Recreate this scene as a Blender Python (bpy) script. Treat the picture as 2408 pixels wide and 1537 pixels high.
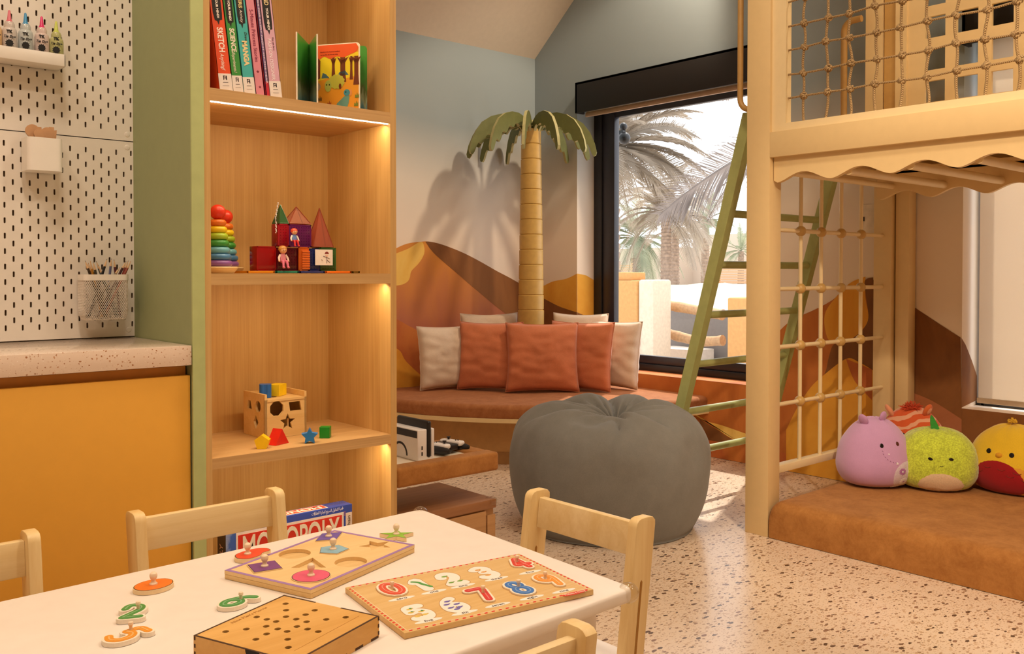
import bpy, bmesh, math, random
from mathutils import Vector, Matrix, noise
for o in list(bpy.data.objects): bpy.data.objects.remove(o)
random.seed(7)
R = math.radians
SC = bpy.context.scene
COL = SC.collection

# ------------------------------------------------------------------ camera
H = 1.1
FPX = 2142.0
YAW = 48.7
PITCH = 1.1
cam_d = bpy.data.cameras.new('camera')
cam_d.sensor_width = 36.0
cam_d.lens = 36.0 * FPX / 2408.0
cam_d.shift_y = -(768.5 - 684.0) / 2408.0
cam_d.clip_start = 0.05
cam_d.clip_end = 400
cam = bpy.data.objects.new('camera', cam_d)
COL.objects.link(cam)
cam.location = (0, 0, H)
cam.rotation_euler = (R(90 - PITCH), 0, R(YAW - 90))
SC.camera = cam

# ------------------------------------------------------------------ world, sun, lamps, exposure
w = bpy.data.worlds.new('world'); SC.world = w; w.use_nodes = True
bg = w.node_tree.nodes['Background']
bg.inputs['Color'].default_value = (0.93, 0.96, 1.0, 1)
bg.inputs['Strength'].default_value = 2.5
SC.view_settings.view_transform = 'Standard'
SC.view_settings.look = 'None'
SC.view_settings.exposure = 0.0
SC.view_settings.gamma = 1.0
SC.view_settings.use_curve_mapping = False

def light(name, kind, loc, energy, color, direction=None, **kw):
    d = bpy.data.lights.new(name, kind); d.energy = energy; d.color = color
    for k, v in kw.items(): setattr(d, k, v)
    o = bpy.data.objects.new(name, d); COL.objects.link(o); o.location = loc
    if direction is not None:
        o.rotation_euler = Vector(direction).to_track_quat('-Z', 'Y').to_euler()
    return o

light('sun', 'SUN', (9, 7, 9), 4.5, (1.0, 0.93, 0.82), (-1, -0.45, -1.55), angle=R(0.8))
WARM = (1.0, 0.825, 0.625)
for (lx, ly) in ((-0.6, 1.3), (0.3, 0.2), (0.3, 1.5), (1.9, 0.3), (2.1, 1.9), (2.6, -1.0), (3.7, 0.9)):
    light('ceiling_lamp', 'AREA', (lx, ly, 3.52), 18.0, WARM, (0, 0, -1), shape='DISK', size=0.35)
light('unseen_spot_lamp', 'SPOT', (4.2, 3.05, 3.5), 125.0, (1.0, 0.80, 0.58), (-0.2, 1.5, -2.1), spot_size=R(75), spot_blend=0.5, shadow_soft_size=0.07)

light('unseen_spot_lamp', 'SPOT', (1.4, -0.3, 3.0), 230.0, (1.0, 0.80, 0.58), (2.7, 1.9, -2.75), spot_size=R(48), spot_blend=0.6, shadow_soft_size=0.05)  # unseen spot added to brighten the plush toys under the loft

# ------------------------------------------------------------------ pixel -> point on a known plane (reference frame 2408x1537)
_A = R(YAW); _P = R(PITCH)
_fw = Vector((math.cos(_A) * math.cos(_P), math.sin(_A) * math.cos(_P), -math.sin(_P)))
_rt = Vector((math.sin(_A), -math.cos(_A), 0)); _up = _rt.cross(_fw)
def at(px, py, x=None, y=None, z=None):
    d = _fw * FPX + _rt * (px - 1204) + _up * (684 - py)
    for i, v in enumerate((x, y, z)):
        if v is not None:
            t = (v - (0, 0, H)[i]) / d[i]
            return Vector((0, 0, H)) + d * t

# ------------------------------------------------------------------ materials
def lin(c):
    return tuple(((v / 12.92) if v <= 0.04045 else ((v + 0.055) / 1.055) ** 2.4) for v in c)
def hexc(h):
    h = h.lstrip('#'); return lin(tuple(int(h[i:i + 2], 16) / 255 for i in (0, 2, 4))) + (1,)
_M = {}
def nt(name):
    m = bpy.data.materials.new(name); m.use_nodes = True
    t = m.node_tree; b = t.nodes['Principled BSDF']
    return m, t, b
def N(t, kind, **kw):
    n = t.nodes.new(kind)
    for k, v in kw.items():
        if k.startswith('i_'):
            key = k[2:]
            key = int(key) if key.isdigit() else key.replace('_', ' ')
            n.inputs[key].default_value = v
        else: setattr(n, k, v)
    return n
def L(t, a, b): t.links.new(a, b)
def ramp(t, fac, stops, interp='LINEAR'):
    r = t.nodes.new('ShaderNodeValToRGB'); r.color_ramp.interpolation = interp
    e = r.color_ramp.elements
    while len(e) > 1: e.remove(e[-1])
    e[0].position = stops[0][0]; e[0].color = stops[0][1]
    for p, c in stops[1:]:
        k = e.new(p); k.color = c
    if fac is not None: L(t, fac, r.inputs[0])
    return r
def coords(t, scale=(1, 1, 1), obj=True, rot=(0, 0, 0)):
    tc = N(t, 'ShaderNodeTexCoord'); mp = N(t, 'ShaderNodeMapping')
    mp.inputs['Scale'].default_value = scale; mp.inputs['Rotation'].default_value = rot
    if obj: L(t, tc.outputs['Object'], mp.inputs[0])
    else:
        g = N(t, 'ShaderNodeNewGeometry'); L(t, g.outputs['Position'], mp.inputs[0])
    return mp.outputs[0]
def bump(t, b, h, strength=0.2, dist=0.002):
    n = N(t, 'ShaderNodeBump'); n.inputs['Strength'].default_value = strength; n.inputs['Distance'].default_value = dist
    L(t, h, n.inputs['Height']); L(t, n.outputs[0], b.inputs['Normal'])
def plain(h, rough=0.5, metal=0.0, var=0.04, spec=0.5, coat=0.0, scale=30):
    key = ('plain', h, rough, metal, var, coat)
    if key in _M: return _M[key]
    m, t, b = nt('paint_' + h.strip('#'))
    c = hexc(h)
    n = N(t, 'ShaderNodeTexNoise', i_Scale=scale, i_Detail=3.0); L(t, coords(t), n.inputs['Vector'])
    lo = tuple(max(0, v * (1 - var * 2)) for v in c[:3]) + (1,); hi = tuple(min(1, v * (1 + var * 2)) for v in c[:3]) + (1,)
    r = ramp(t, n.outputs['Fac'], [(0.3, lo), (0.7, hi)])
    L(t, r.outputs[0], b.inputs['Base Color'])
    b.inputs['Roughness'].default_value = rough; b.inputs['Metallic'].default_value = metal
    b.inputs['Specular IOR Level'].default_value = spec
    b.inputs['Coat Weight'].default_value = coat
    _M[key] = m; return m
def wood(h1, h2, axis='z', rough=0.5, fine=60, key=None):
    k = ('wood', h1, h2, axis, rough, fine)
    if k in _M: return _M[k]
    m, t, b = nt('wood_' + h1.strip('#'))
    s = {'z': (fine, fine, 2.0), 'x': (2.0, fine, fine), 'y': (fine, 2.0, fine)}[axis]
    v = coords(t, s, obj=False)
    n = N(t, 'ShaderNodeTexNoise', i_Scale=1.0, i_Detail=6.0, i_Roughness=0.7, i_Distortion=0.6); L(t, v, n.inputs['Vector'])
    s2 = {'z': (7, 7, .7), 'x': (.7, 7, 7), 'y': (7, .7, 7)}[axis]
    n2 = N(t, 'ShaderNodeTexNoise', i_Scale=1.0, i_Detail=3.0, i_Distortion=1.2); L(t, coords(t, s2, obj=False), n2.inputs['Vector'])
    mx = N(t, 'ShaderNodeMath', operation='ADD'); L(t, n.outputs['Fac'], mx.inputs[0]); L(t, n2.outputs['Fac'], mx.inputs[1])
    ml = N(t, 'ShaderNodeMath', operation='MULTIPLY'); L(t, mx.outputs[0], ml.inputs[0]); ml.inputs[1].default_value = 0.5
    r = ramp(t, ml.outputs[0], [(0.36, hexc(h2)), (0.62, hexc(h1))])
    L(t, r.outputs[0], b.inputs['Base Color']); b.inputs['Roughness'].default_value = rough
    bump(t, b, n.outputs['Fac'], 0.08, 0.001)
    _M[k] = m; return m
def fabric(h, rough=0.95, scale=900, var=0.12, wr=0.0, sheen=0.2, big=6):
    k = ('fab', h, scale, var, wr)
    if k in _M: return _M[k]
    m, t, b = nt('fabric_' + h.strip('#'))
    c = hexc(h)
    v = coords(t)
    n = N(t, 'ShaderNodeTexNoise', i_Scale=scale, i_Detail=2.0); L(t, v, n.inputs['Vector'])
    n2 = N(t, 'ShaderNodeTexNoise', i_Scale=big, i_Detail=5.0, i_Roughness=0.65); L(t, v, n2.inputs['Vector'])
    a = N(t, 'ShaderNodeMix', data_type='FLOAT'); a.inputs[0].default_value = 0.5
    L(t, n.outputs['Fac'], a.inputs[2]); L(t, n2.outputs['Fac'], a.inputs[3])
    lo = tuple(v_ * (1 - var * 1.6) for v_ in c[:3]) + (1,); hi = tuple(min(1, v_ * (1 + var * 1.6)) for v_ in c[:3]) + (1,)
    r = ramp(t, a.outputs[0], [(0.36, lo), (0.64, hi)])
    L(t, r.outputs[0], b.inputs['Base Color']); b.inputs['Roughness'].default_value = rough
    b.inputs['Sheen Weight'].default_value = sheen; b.inputs['Specular IOR Level'].default_value = 0.2
    bump(t, b, n.outputs['Fac'], 0.25, 0.0012)
    _M[k] = m; return m
def suede(h, h2):
    k = ('suede', h, h2)
    if k in _M: return _M[k]
    m, t, b = nt('suede_' + h.strip('#'))
    n = N(t, 'ShaderNodeTexNoise', i_Scale=11.0, i_Detail=10.0, i_Roughness=0.82, i_Distortion=0.3); L(t, coords(t, obj=False), n.inputs['Vector'])
    f = N(t, 'ShaderNodeTexNoise', i_Scale=700.0, i_Detail=2.0); L(t, coords(t, obj=False), f.inputs['Vector'])
    r = ramp(t, n.outputs['Fac'], [(0.30, hexc(h2)), (0.70, hexc(h))])
    L(t, r.outputs[0], b.inputs['Base Color']); b.inputs['Roughness'].default_value = 0.85
    b.inputs['Sheen Weight'].default_value = 0.08; b.inputs['Specular IOR Level'].default_value = 0.2
    bump(t, b, f.outputs['Fac'], 0.2, 0.001)
    _M[k] = m; return m
def terrazzo(name, base, chips, scale, thr, rough):
    m, t, b = nt(name)
    v = coords(t, (1, 1, 1), obj=False)
    warp = N(t, 'ShaderNodeTexNoise', i_Scale=scale * 0.8, i_Detail=2.0); L(t, v, warp.inputs['Vector'])
    mixv = N(t, 'ShaderNodeVectorMath', operation='MULTIPLY_ADD')
    L(t, warp.outputs['Color'], mixv.inputs[0]); mixv.inputs[1].default_value = (0.7 / scale,) * 3; L(t, v, mixv.inputs[2])
    prev = None
    col = N(t, 'ShaderNodeRGB'); col.outputs[0].default_value = hexc(base); prev = col.outputs[0]
    for i, (sc, th, cut, cols) in enumerate(chips):
        vo = N(t, 'ShaderNodeTexVoronoi', i_Scale=sc, i_Randomness=1.0)
        off = N(t, 'ShaderNodeMapping'); off.inputs['Location'].default_value = (i * 3.7, i * 1.3, i * 2.1)
        off.inputs['Rotation'].default_value = (0, 0, i * 0.8); off.inputs['Scale'].default_value = (1.0, 2.0, 1.0)
        L(t, mixv.outputs[0], off.inputs[0]); L(t, off.outputs[0], vo.inputs['Vector'])
        sep = N(t, 'ShaderNodeSeparateColor'); L(t, vo.outputs['Color'], sep.inputs[0])
        # chip radius varies per cell
        ml = N(t, 'ShaderNodeMath', operation='MULTIPLY'); L(t, sep.outputs[1], ml.inputs[0]); ml.inputs[1].default_value = th
        gt = N(t, 'ShaderNodeMath', operation='GREATER_THAN'); L(t, sep.outputs[2], gt.inputs[0]); gt.inputs[1].default_value = cut
        m2 = N(t, 'ShaderNodeMath', operation='MULTIPLY'); L(t, ml.outputs[0], m2.inputs[0]); L(t, gt.outputs[0], m2.inputs[1]); ml = m2
        lt = N(t, 'ShaderNodeMath', operation='LESS_THAN'); L(t, vo.outputs['Distance'], lt.inputs[0]); L(t, ml.outputs[0], lt.inputs[1])
        cr = ramp(t, sep.outputs[0], [(k / len(cols), hexc(c)) for k, c in enumerate(cols)], 'CONSTANT')
        mx = N(t, 'ShaderNodeMix', data_type='RGBA'); L(t, lt.outputs[0], mx.inputs[0]); L(t, prev, mx.inputs[6]); L(t, cr.outputs[0], mx.inputs[7])
        prev = mx.outputs[2]
    L(t, prev, b.inputs['Base Color']); b.inputs['Roughness'].default_value = rough
    return m
def emis(h, s):
    m, t, b = nt('glow'); b.inputs['Emission Color'].default_value = hexc(h); b.inputs['Emission Strength'].default_value = s
    b.inputs['Base Color'].default_value = hexc(h)
    return m
def glass(name, h='#ffffff', alpha=0.12, rough=0.02):
    m = bpy.data.materials.new(name); m.use_nodes = True; t = m.node_tree
    t.nodes.remove(t.nodes['Principled BSDF']); out = t.nodes['Material Output']
    tr = N(t, 'ShaderNodeBsdfTransparent'); tr.inputs[0].default_value = hexc(h)
    gl = N(t, 'ShaderNodeBsdfGlossy'); gl.inputs['Roughness'].default_value = rough
    lw = N(t, 'ShaderNodeLayerWeight'); lw.inputs[0].default_value = 0.25
    ml = N(t, 'ShaderNodeMath', operation='MULTIPLY'); L(t, lw.outputs['Facing'], ml.inputs[0]); ml.inputs[1].default_value = alpha * 2
    mx = N(t, 'ShaderNodeMixShader'); L(t, ml.outputs[0], mx.inputs[0]); L(t, tr.outputs[0], mx.inputs[1]); L(t, gl.outputs[0], mx.inputs[2])
    L(t, mx.outputs[0], out.inputs[0]); return m
def tinted(h, alpha=0.55):
    """coloured see-through plastic"""
    k = ('tint', h, alpha)
    if k in _M: return _M[k]
    m, t, b = nt('plastic_' + h.strip('#'))
    b.inputs['Base Color'].default_value = hexc(h); b.inputs['Roughness'].default_value = 0.12
    out = t.nodes['Material Output']; tr = N(t, 'ShaderNodeBsdfTransparent'); tr.inputs[0].default_value = hexc(h)
    mx = N(t, 'ShaderNodeMixShader'); mx.inputs[0].default_value = alpha
    L(t, tr.outputs[0], mx.inputs[1]); L(t, b.outputs[0], mx.inputs[2]); L(t, mx.outputs[0], out.inputs[0])
    _M[k] = m; return m
def blindmat():
    m, t, b = nt('roller_blind_cloth'); out = t.nodes['Material Output']
    b.inputs['Base Color'].default_value = hexc('#efe2cf'); b.inputs['Roughness'].default_value = 0.9
    wv = N(t, 'ShaderNodeTexWave', i_Scale=120.0); wv.bands_direction = 'Y'; L(t, coords(t, obj=False), wv.inputs['Vector'])
    bump(t, b, wv.outputs['Fac'], 0.1, 0.001)
    tl = N(t, 'ShaderNodeBsdfTranslucent'); tl.inputs[0].default_value = hexc('#f6e8d4')
    tr = N(t, 'ShaderNodeBsdfTransparent')
    m1 = N(t, 'ShaderNodeMixShader'); m1.inputs[0].default_value = 0.42; L(t, b.outputs[0], m1.inputs[1]); L(t, tl.outputs[0], m1.inputs[2])
    m2 = N(t, 'ShaderNodeMixShader'); m2.inputs[0].default_value = 0.08; L(t, m1.outputs[0], m2.inputs[1]); L(t, tr.outputs[0], m2.inputs[2])
    L(t, m2.outputs[0], out.inputs[0]); return m
def wallmat():
    """painted wall: sand colour low, grey blue sky high (the mural's sky)"""
    m, t, b = nt('mural_sky_paint')
    g = N(t, 'ShaderNodeNewGeometry'); s = N(t, 'ShaderNodeSeparateXYZ'); L(t, g.outputs['Position'], s.inputs[0])
    n = N(t, 'ShaderNodeTexNoise', i_Scale=1.3, i_Detail=2.0); L(t, g.outputs['Position'], n.inputs['Vector'])
    a = N(t, 'ShaderNodeMath', operation='MULTIPLY_ADD'); L(t, n.outputs['Fac'], a.inputs[0]); a.inputs[1].default_value = 0.25; L(t, s.outputs[2], a.inputs[2])
    mr = N(t, 'ShaderNodeMapRange'); L(t, a.outputs[0], mr.inputs[0]); mr.inputs[1].default_value = 1.45; mr.inputs[2].default_value = 2.25
    r = ramp(t, mr.outputs[0], [(0.0, hexc('#eedcc8')), (0.45, hexc('#dcd3c6')), (1.0, hexc('#9aa6ab'))])
    L(t, r.outputs[0], b.inputs['Base Color']); b.inputs['Roughness'].default_value = 0.85
    f = N(t, 'ShaderNodeTexNoise', i_Scale=260.0, i_Detail=2.0); L(t, g.outputs['Position'], f.inputs['Vector']); bump(t, b, f.outputs['Fac'], 0.06, 0.001)
    return m
def dune(h1, h2, rot=0.6, sc=1.6):
    k = ('dune', h1, h2, rot)
    if k in _M: return _M[k]
    m, t, b = nt('dune_paint_' + h1.strip('#'))
    n = N(t, 'ShaderNodeTexNoise', i_Scale=sc, i_Detail=5.0, i_Roughness=0.6, i_Distortion=0.8)
    L(t, coords(t, (1.6, 1.6, 0.8), obj=False, rot=(rot, rot, rot)), n.inputs['Vector'])
    r = ramp(t, n.outputs['Fac'], [(0.34, hexc(h2)), (0.64, hexc(h1))])
    L(t, r.outputs[0], b.inputs['Base Color']); b.inputs['Roughness'].default_value = 0.8
    _M[k] = m; return m

def dune_tall(h_low, h_high, z0, z1):
    """mural dune blended by brush from a rust foot to an ochre crest"""
    m, t, b = nt('blended_dune_paint')
    g = N(t, 'ShaderNodeNewGeometry'); s = N(t, 'ShaderNodeSeparateXYZ'); L(t, g.outputs['Position'], s.inputs[0])
    n = N(t, 'ShaderNodeTexNoise', i_Scale=3.0, i_Detail=5.0, i_Distortion=1.0); L(t, coords(t, (2.2, 2.2, 0.7), obj=False, rot=(0, .5, 0)), n.inputs['Vector'])
    a = N(t, 'ShaderNodeMath', operation='MULTIPLY_ADD'); L(t, n.outputs['Fac'], a.inputs[0]); a.inputs[1].default_value = .45; L(t, s.outputs[2], a.inputs[2])
    mr = N(t, 'ShaderNodeMapRange'); L(t, a.outputs[0], mr.inputs[0]); mr.inputs[1].default_value = z0; mr.inputs[2].default_value = z1
    r = ramp(t, mr.outputs[0], [(0, hexc(h_low)), (1, hexc(h_high))]); L(t, r.outputs[0], b.inputs['Base Color']); b.inputs['Roughness'].default_value = .8
    return m

# ------------------------------------------------------------------ object helpers
LOCAL = set()
def finish(me, smooth=True, ang=35):
    if smooth:
        for p in me.polygons: p.use_smooth = True
        try: me.set_sharp_from_angle(angle=R(ang))
        except Exception: pass
def root_off(parent):
    off = Vector((0, 0, 0)); p = parent
    while p is not None:
        if p.name in LOCAL: return None
        off += p.location; p = p.parent
    return off
def link(name, verts, faces, m, parent=None, smooth=True, ang=35, label=None):
    me = bpy.data.meshes.new(name)
    if parent is not None:
        off = root_off(parent)
        if off is not None: verts = [(v[0] - off.x, v[1] - off.y, v[2] - off.z) for v in verts]
    me.from_pydata([tuple(v) for v in verts], [], faces); me.validate(); me.update()
    mats = m if isinstance(m, (list, tuple)) else [m]
    for q in mats: me.materials.append(q)
    finish(me, smooth, ang)
    o = bpy.data.objects.new(name, me); COL.objects.link(o)
    if parent is not None: o.parent = parent
    if label: o['label'] = label
    return o
def tag(o, label, cat, group=None, kind=None):
    if label: o['label'] = label
    if cat: o['category'] = cat
    if group: o['group'] = group
    if kind: o['kind'] = kind
    return o
def struct(o): o['kind'] = 'structure'; return o
def thing(name, label, cat, loc=(0, 0, 0), rotz=0.0, group=None, local=False, rot=None):
    o = bpy.data.objects.new(name, None); COL.objects.link(o)
    o.empty_display_size = 0.05
    o.location = loc; o.rotation_euler = rot if rot else (0, 0, rotz)
    if local or rotz or rot: LOCAL.add(o.name)
    return tag(o, label, cat, group)
def copy_tree(o, parent=None):
    c = o.copy(); COL.objects.link(c); c.parent = parent
    if o.name in LOCAL: LOCAL.add(c.name)
    for ch in list(o.children): copy_tree(ch, c)
    return c
def bm_out(bm):
    bm.verts.ensure_lookup_table()
    v = [x.co.copy() for x in bm.verts]; f = [[q.index for q in p.verts] for p in bm.faces]; bm.free(); return v, f
def boxg(x0, x1, y0, y1, z0, z1, bev=0.0, seg=2):
    bm = bmesh.new()
    P = [(x, y, z) for x in (x0, x1) for y in (y0, y1) for z in (z0, z1)]
    vs = [bm.verts.new(p) for p in P]
    for f in ((0, 1, 3, 2), (4, 6, 7, 5), (0, 4, 5, 1), (2, 3, 7, 6), (0, 2, 6, 4), (1, 5, 7, 3)): bm.faces.new([vs[i] for i in f])
    bmesh.ops.recalc_face_normals(bm, faces=bm.faces)
    if bev > 0: bmesh.ops.bevel(bm, geom=list(bm.edges), offset=bev, segments=seg, profile=0.5, affect='EDGES')
    bm.verts.index_update(); return bm_out(bm)
def join(*gs):
    V = []; F = []
    for v, f in gs:
        n = len(V); V += list(v); F += [[i + n for i in p] for p in f]
    return V, F
def box(name, x0, x1, y0, y1, z0, z1, m, parent=None, bev=0.0, seg=2, label=None):
    v, f = boxg(min(x0, x1), max(x0, x1), min(y0, y1), max(y0, y1), min(z0, z1), max(z0, z1), bev, seg)
    return link(name, v, f, m, parent, label=label)
def xf(g, M):
    return [M @ Vector(v) for v in g[0]], g[1]
def prismg(pts, axis, a0, a1):
    """polygon in the plane normal to axis, extruded a0..a1. pts: x:(y,z) y:(x,z) z:(x,y)"""
    n = len(pts)
    def P(p, a): return {'x': (a, p[0], p[1]), 'y': (p[0], a, p[1]), 'z': (p[0], p[1], a)}[axis]
    bm = bmesh.new()
    A = [bm.verts.new(P(p, a0)) for p in pts]; B = [bm.verts.new(P(p, a1)) for p in pts]
    bm.faces.new(A); bm.faces.new(B[::-1])
    for i in range(n): bm.faces.new((A[i], B[i], B[(i + 1) % n], A[(i + 1) % n]))
    bmesh.ops.recalc_face_normals(bm, faces=bm.faces); bm.verts.index_update(); return bm_out(bm)
def prism(name, pts, axis, a0, a1, m, parent=None, label=None):
    v, f = prismg(pts, axis, a0, a1); return link(name, v, f, m, parent, label=label)
def tubeg(path, r, seg=10, cap=True, closed=False):
    path = [Vector(p) for p in path]; n = len(path)
    rs = r if isinstance(r, (list, tuple)) else [r] * n
    V = []; F = []
    prev = None
    for i, p in enumerate(path):
        if closed: d = path[(i + 1) % n] - path[i - 1]
        else: d = path[min(i + 1, n - 1)] - path[max(i - 1, 0)]
        d = d.normalized() if d.length > 1e-9 else Vector((0, 0, 1))
        if prev is None:
            a = d.cross(Vector((0, 0, 1)))
            if a.length < 0.05: a = d.cross(Vector((1, 0, 0)))
        else: a = prev - d * prev.dot(d)
        a.normalize(); prev = a; b = d.cross(a)
        for k in range(seg):
            t = 2 * math.pi * k / seg
            V.append(p + (a * math.cos(t) + b * math.sin(t)) * rs[i])
    m_ = n if closed else n - 1
    for i in range(m_):
        for k in range(seg):
            j = (i + 1) % n
            F.append([i * seg + k, i * seg + (k + 1) % seg, j * seg + (k + 1) % seg, j * seg + k])
    if cap and not closed:
        F.append(list(range(seg))[::-1]); F.append([(n - 1) * seg + k for k in range(seg)])
    return V, F
def tube(name, path, r, m, parent=None, seg=10, closed=False, label=None):
    v, f = tubeg(path, r, seg, True, closed); return link(name, v, f, m, parent, ang=50, label=label)
def latheg(prof, c=(0, 0, 0), seg=32, fn=None):
    V = []; F = []; n = len(prof)
    for i, (r, z) in enumerate(prof):
        for k in range(seg):
            t = 2 * math.pi * k / seg
            rr, zz = (r, z) if fn is None else fn(r, z, t, i / (n - 1))
            V.append((c[0] + rr * math.cos(t), c[1] + rr * math.sin(t), c[2] + zz))
    for i in range(n - 1):
        for k in range(seg): F.append([i * seg + k, i * seg + (k + 1) % seg, (i + 1) * seg + (k + 1) % seg, (i + 1) * seg + k])
    if prof[0][0] > 1e-6: F.append(list(range(seg))[::-1])
    if prof[-1][0] > 1e-6: F.append([(n - 1) * seg + k for k in range(seg)])
    return V, F
def lathe(name, prof, c, m, parent=None, seg=32, fn=None, ang=40, label=None):
    v, f = latheg(prof, c, seg, fn); return link(name, v, f, m, parent, ang=ang, label=label)
def ballg(c, r, seg=16, sz=1.0):
    n = max(6, seg // 2)
    return latheg([(r * math.sin(math.pi * i / n) + (1e-5 if i in (0, n) else 0), -r * sz * math.cos(math.pi * i / n)) for i in range(n + 1)], c, seg)
def ball(name, c, r, m, parent=None, seg=16, sz=1.0, label=None):
    v, f = ballg(c, r, seg, sz); return link(name, v, f, m, parent, ang=80, label=label)
def smooth_pts(pts, k=6, closed=False):
    out = []; n = len(pts)
    rng = range(n) if closed else range(n - 1)
    for i in rng:
        p0 = pts[i - 1] if (closed or i > 0) else pts[i]; p1 = pts[i]; p2 = pts[(i + 1) % n]; p3 = pts[(i + 2) % n] if (closed or i + 2 < n) else p2
        for j in range(k):
            t = j / k
            out.append(tuple(0.5 * ((2 * b) + (-a + c) * t + (2 * a - 5 * b + 4 * c - d) * t * t + (-a + 3 * b - 3 * c + d) * t ** 3) for a, b, c, d in zip(p0, p1, p2, p3)))
    if not closed: out.append(tuple(pts[-1]))
    return out
def text(name, s, origin, right, up, size, m, parent=None, ext=0.0004, off=0.0, align='CENTER', width=None, bold=0.0, lift=0.0, z0=0.0):
    cu = bpy.data.curves.new('t', 'FONT'); cu.body = s; cu.size = size; cu.extrude = ext; cu.offset = off
    cu.align_x = align; cu.align_y = 'CENTER'; cu.resolution_u = 4
    if lift: cu.shear = lift
    o = bpy.data.objects.new('t', cu); COL.objects.link(o)
    dg = bpy.context.evaluated_depsgraph_get()
    me = bpy.data.meshes.new_from_object(o.evaluated_get(dg))
    V = [v.co.copy() for v in me.vertices]; F = [list(p.vertices) for p in me.polygons]
    bpy.data.objects.remove(o); bpy.data.curves.remove(cu); bpy.data.meshes.remove(me)
    if not V: return None
    if width:
        x0 = min(v.x for v in V); x1 = max(v.x for v in V); sx = width / (x1 - x0)
    else: sx = 1
    right = Vector(right).normalized(); up = Vector(up).normalized(); n = right.cross(up); o_ = Vector(origin)
    V = [o_ + right * v.x * sx + up * v.y + n * (v.z + z0) for v in V]
    return link(name, V, F, m, parent, smooth=False)
def face_poly(name, pts, m, parent=None, smooth=False):
    return link(name, pts, [list(range(len(pts)))], m, parent, smooth=False)
# ------------------------------------------------------------------ shared materials
M_WALL = wallmat()
M_CEIL = plain('#e9dccb', 0.9, var=0.01)
M_WHITE = plain('#efe8df', 0.35, var=0.01)
M_TABLE = plain('#f3e9df', 0.4, var=0.01)
M_CREAM = plain('#e3c58f', 0.5, var=0.008)
M_CREAM2 = plain('#ecd4a4', 0.45, var=0.008)
M_BEAD = plain('#c9a25e', 0.4, var=0.03)
M_GREEN = plain('#9aa377', 0.6, var=0.01)
M_GREEN2 = plain('#b9c486', 0.5, var=0.02)
M_YELLOW = plain('#e3a63c', 0.5, var=0.006)
M_OAKV = wood('#d6ae70', '#be9254', 'z', 0.5, 150)
M_OAKH = wood('#d6ae76', '#bc915a', 'x', 0.5, 150)
M_BIRCH = wood('#f0d49c', '#e2bd7d', 'z', 0.42, 45)
M_BIRCHX = wood('#f0d8a8', '#e2c389', 'x', 0.42, 45)
M_BIRCHY = wood('#ecca88', '#dbb06c', 'y', 0.42, 45)
M_SUEDE = suede('#b27548', '#8c5028')
M_SUEDE2 = suede('#bd8447', '#935c28')
M_BLACK = plain('#1d1a1c', 0.4, var=0.02)
M_PURE = plain('#050505', 0.5, var=0.0)
M_LADDER = plain('#a9ae6e', 0.45, var=0.03)
M_OCHRE = plain('#b98f50', 0.45, var=0.03)
M_ORANGE = dune('#cb7a34', '#b56424'); M_BROWN = dune('#96602f', '#77481c'); M_GOLD = dune('#edb040', '#dd9426')
M_PALE = dune('#f6d579', '#eab64c'); M_RUST = dune('#bd7850', '#a26032'); M_MID = dune('#cf7c34', '#b9602a')
M_PLY = wood('#e8c58a', '#d8ae6c', 'x', 0.5, 60)
M_CLEAR = glass('clear_plastic', '#f8f6f2', 0.28, 0.12)

# ------------------------------------------------------------------ floor, walls, ceiling
M_FLOOR = terrazzo('terrazzo_floor', '#e7d0b8', [(120, .6, .2, ['#cdb195', '#d9bd9e', '#c2a488', '#e8d4bd']), (62, .58, .5, ['#b8977a', '#a58468', '#c9a888', '#d6b898']), (34, .46, .68, ['#7a5c48', '#5c4636', '#94705a', '#6a5242'])], 60, .3, 0.28)
fl = struct(box('floor', -3.0, 4.74, -3.5, 5.0, -0.1, 0.0, M_FLOOR))
XW = 4.49; YB = 4.86
# window wall with its two openings
W1 = (2.92, 4.431, 0.455, 2.30); W2 = (0.35, 1.85, 0.455, 2.30)
segs = []
def wallseg(y0, y1, z0, z1): segs.append(boxg(XW, XW + 0.25, y0, y1, z0, z1))
ys = [-3.5, W2[0], W2[1], W1[0], W1[1], YB + 0.14]
for i in range(5):
    if i in (1, 3): wallseg(ys[i], ys[i + 1], 0, 0.455); wallseg(ys[i], ys[i + 1], 2.30, 3.66)
    else: wallseg(ys[i], ys[i + 1], 0, 3.66)
v, f = join(*segs)
wr = struct(link('wall_right', v, f, M_WALL, smooth=False))
wb = struct(box('wall_back', 1.5, XW + 0.0, YB, YB + 0.14, 0, 3.0, M_WALL))
wl = struct(box('wall_left', -3.0, 1.64, 2.66, 2.78, 0, 3.66, plain('#d9cdbb', 0.8, var=0.02)))
wa = struct(box('wall_alcove', 1.5, 1.64, 2.78, YB, 0, 3.66, M_WALL))
wf = struct(box('wall_front', -3.0, XW, -3.5, -3.38, 0, 3.66, plain('#e2d2bd', 0.85, var=0.02)))
ws = struct(box('wall_side', -3.12, -3.0, -3.5, 2.78, 0, 3.66, plain('#e2d2bd', 0.85, var=0.02)))
YR = YB - (3.6 - 2.648) / 0.85
cp = [(YB + 0.2, 2.648 - 0.17), (YR, 3.6), (-3.5, 3.6), (-3.5, 3.72), (YR + 0.05, 3.72), (YB + 0.2, 2.648 - 0.17 + 0.16)]
ceil = struct(link('ceiling', *prismg(cp, 'x', -3.12, XW + 0.25), M_CEIL, smooth=False))

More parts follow.
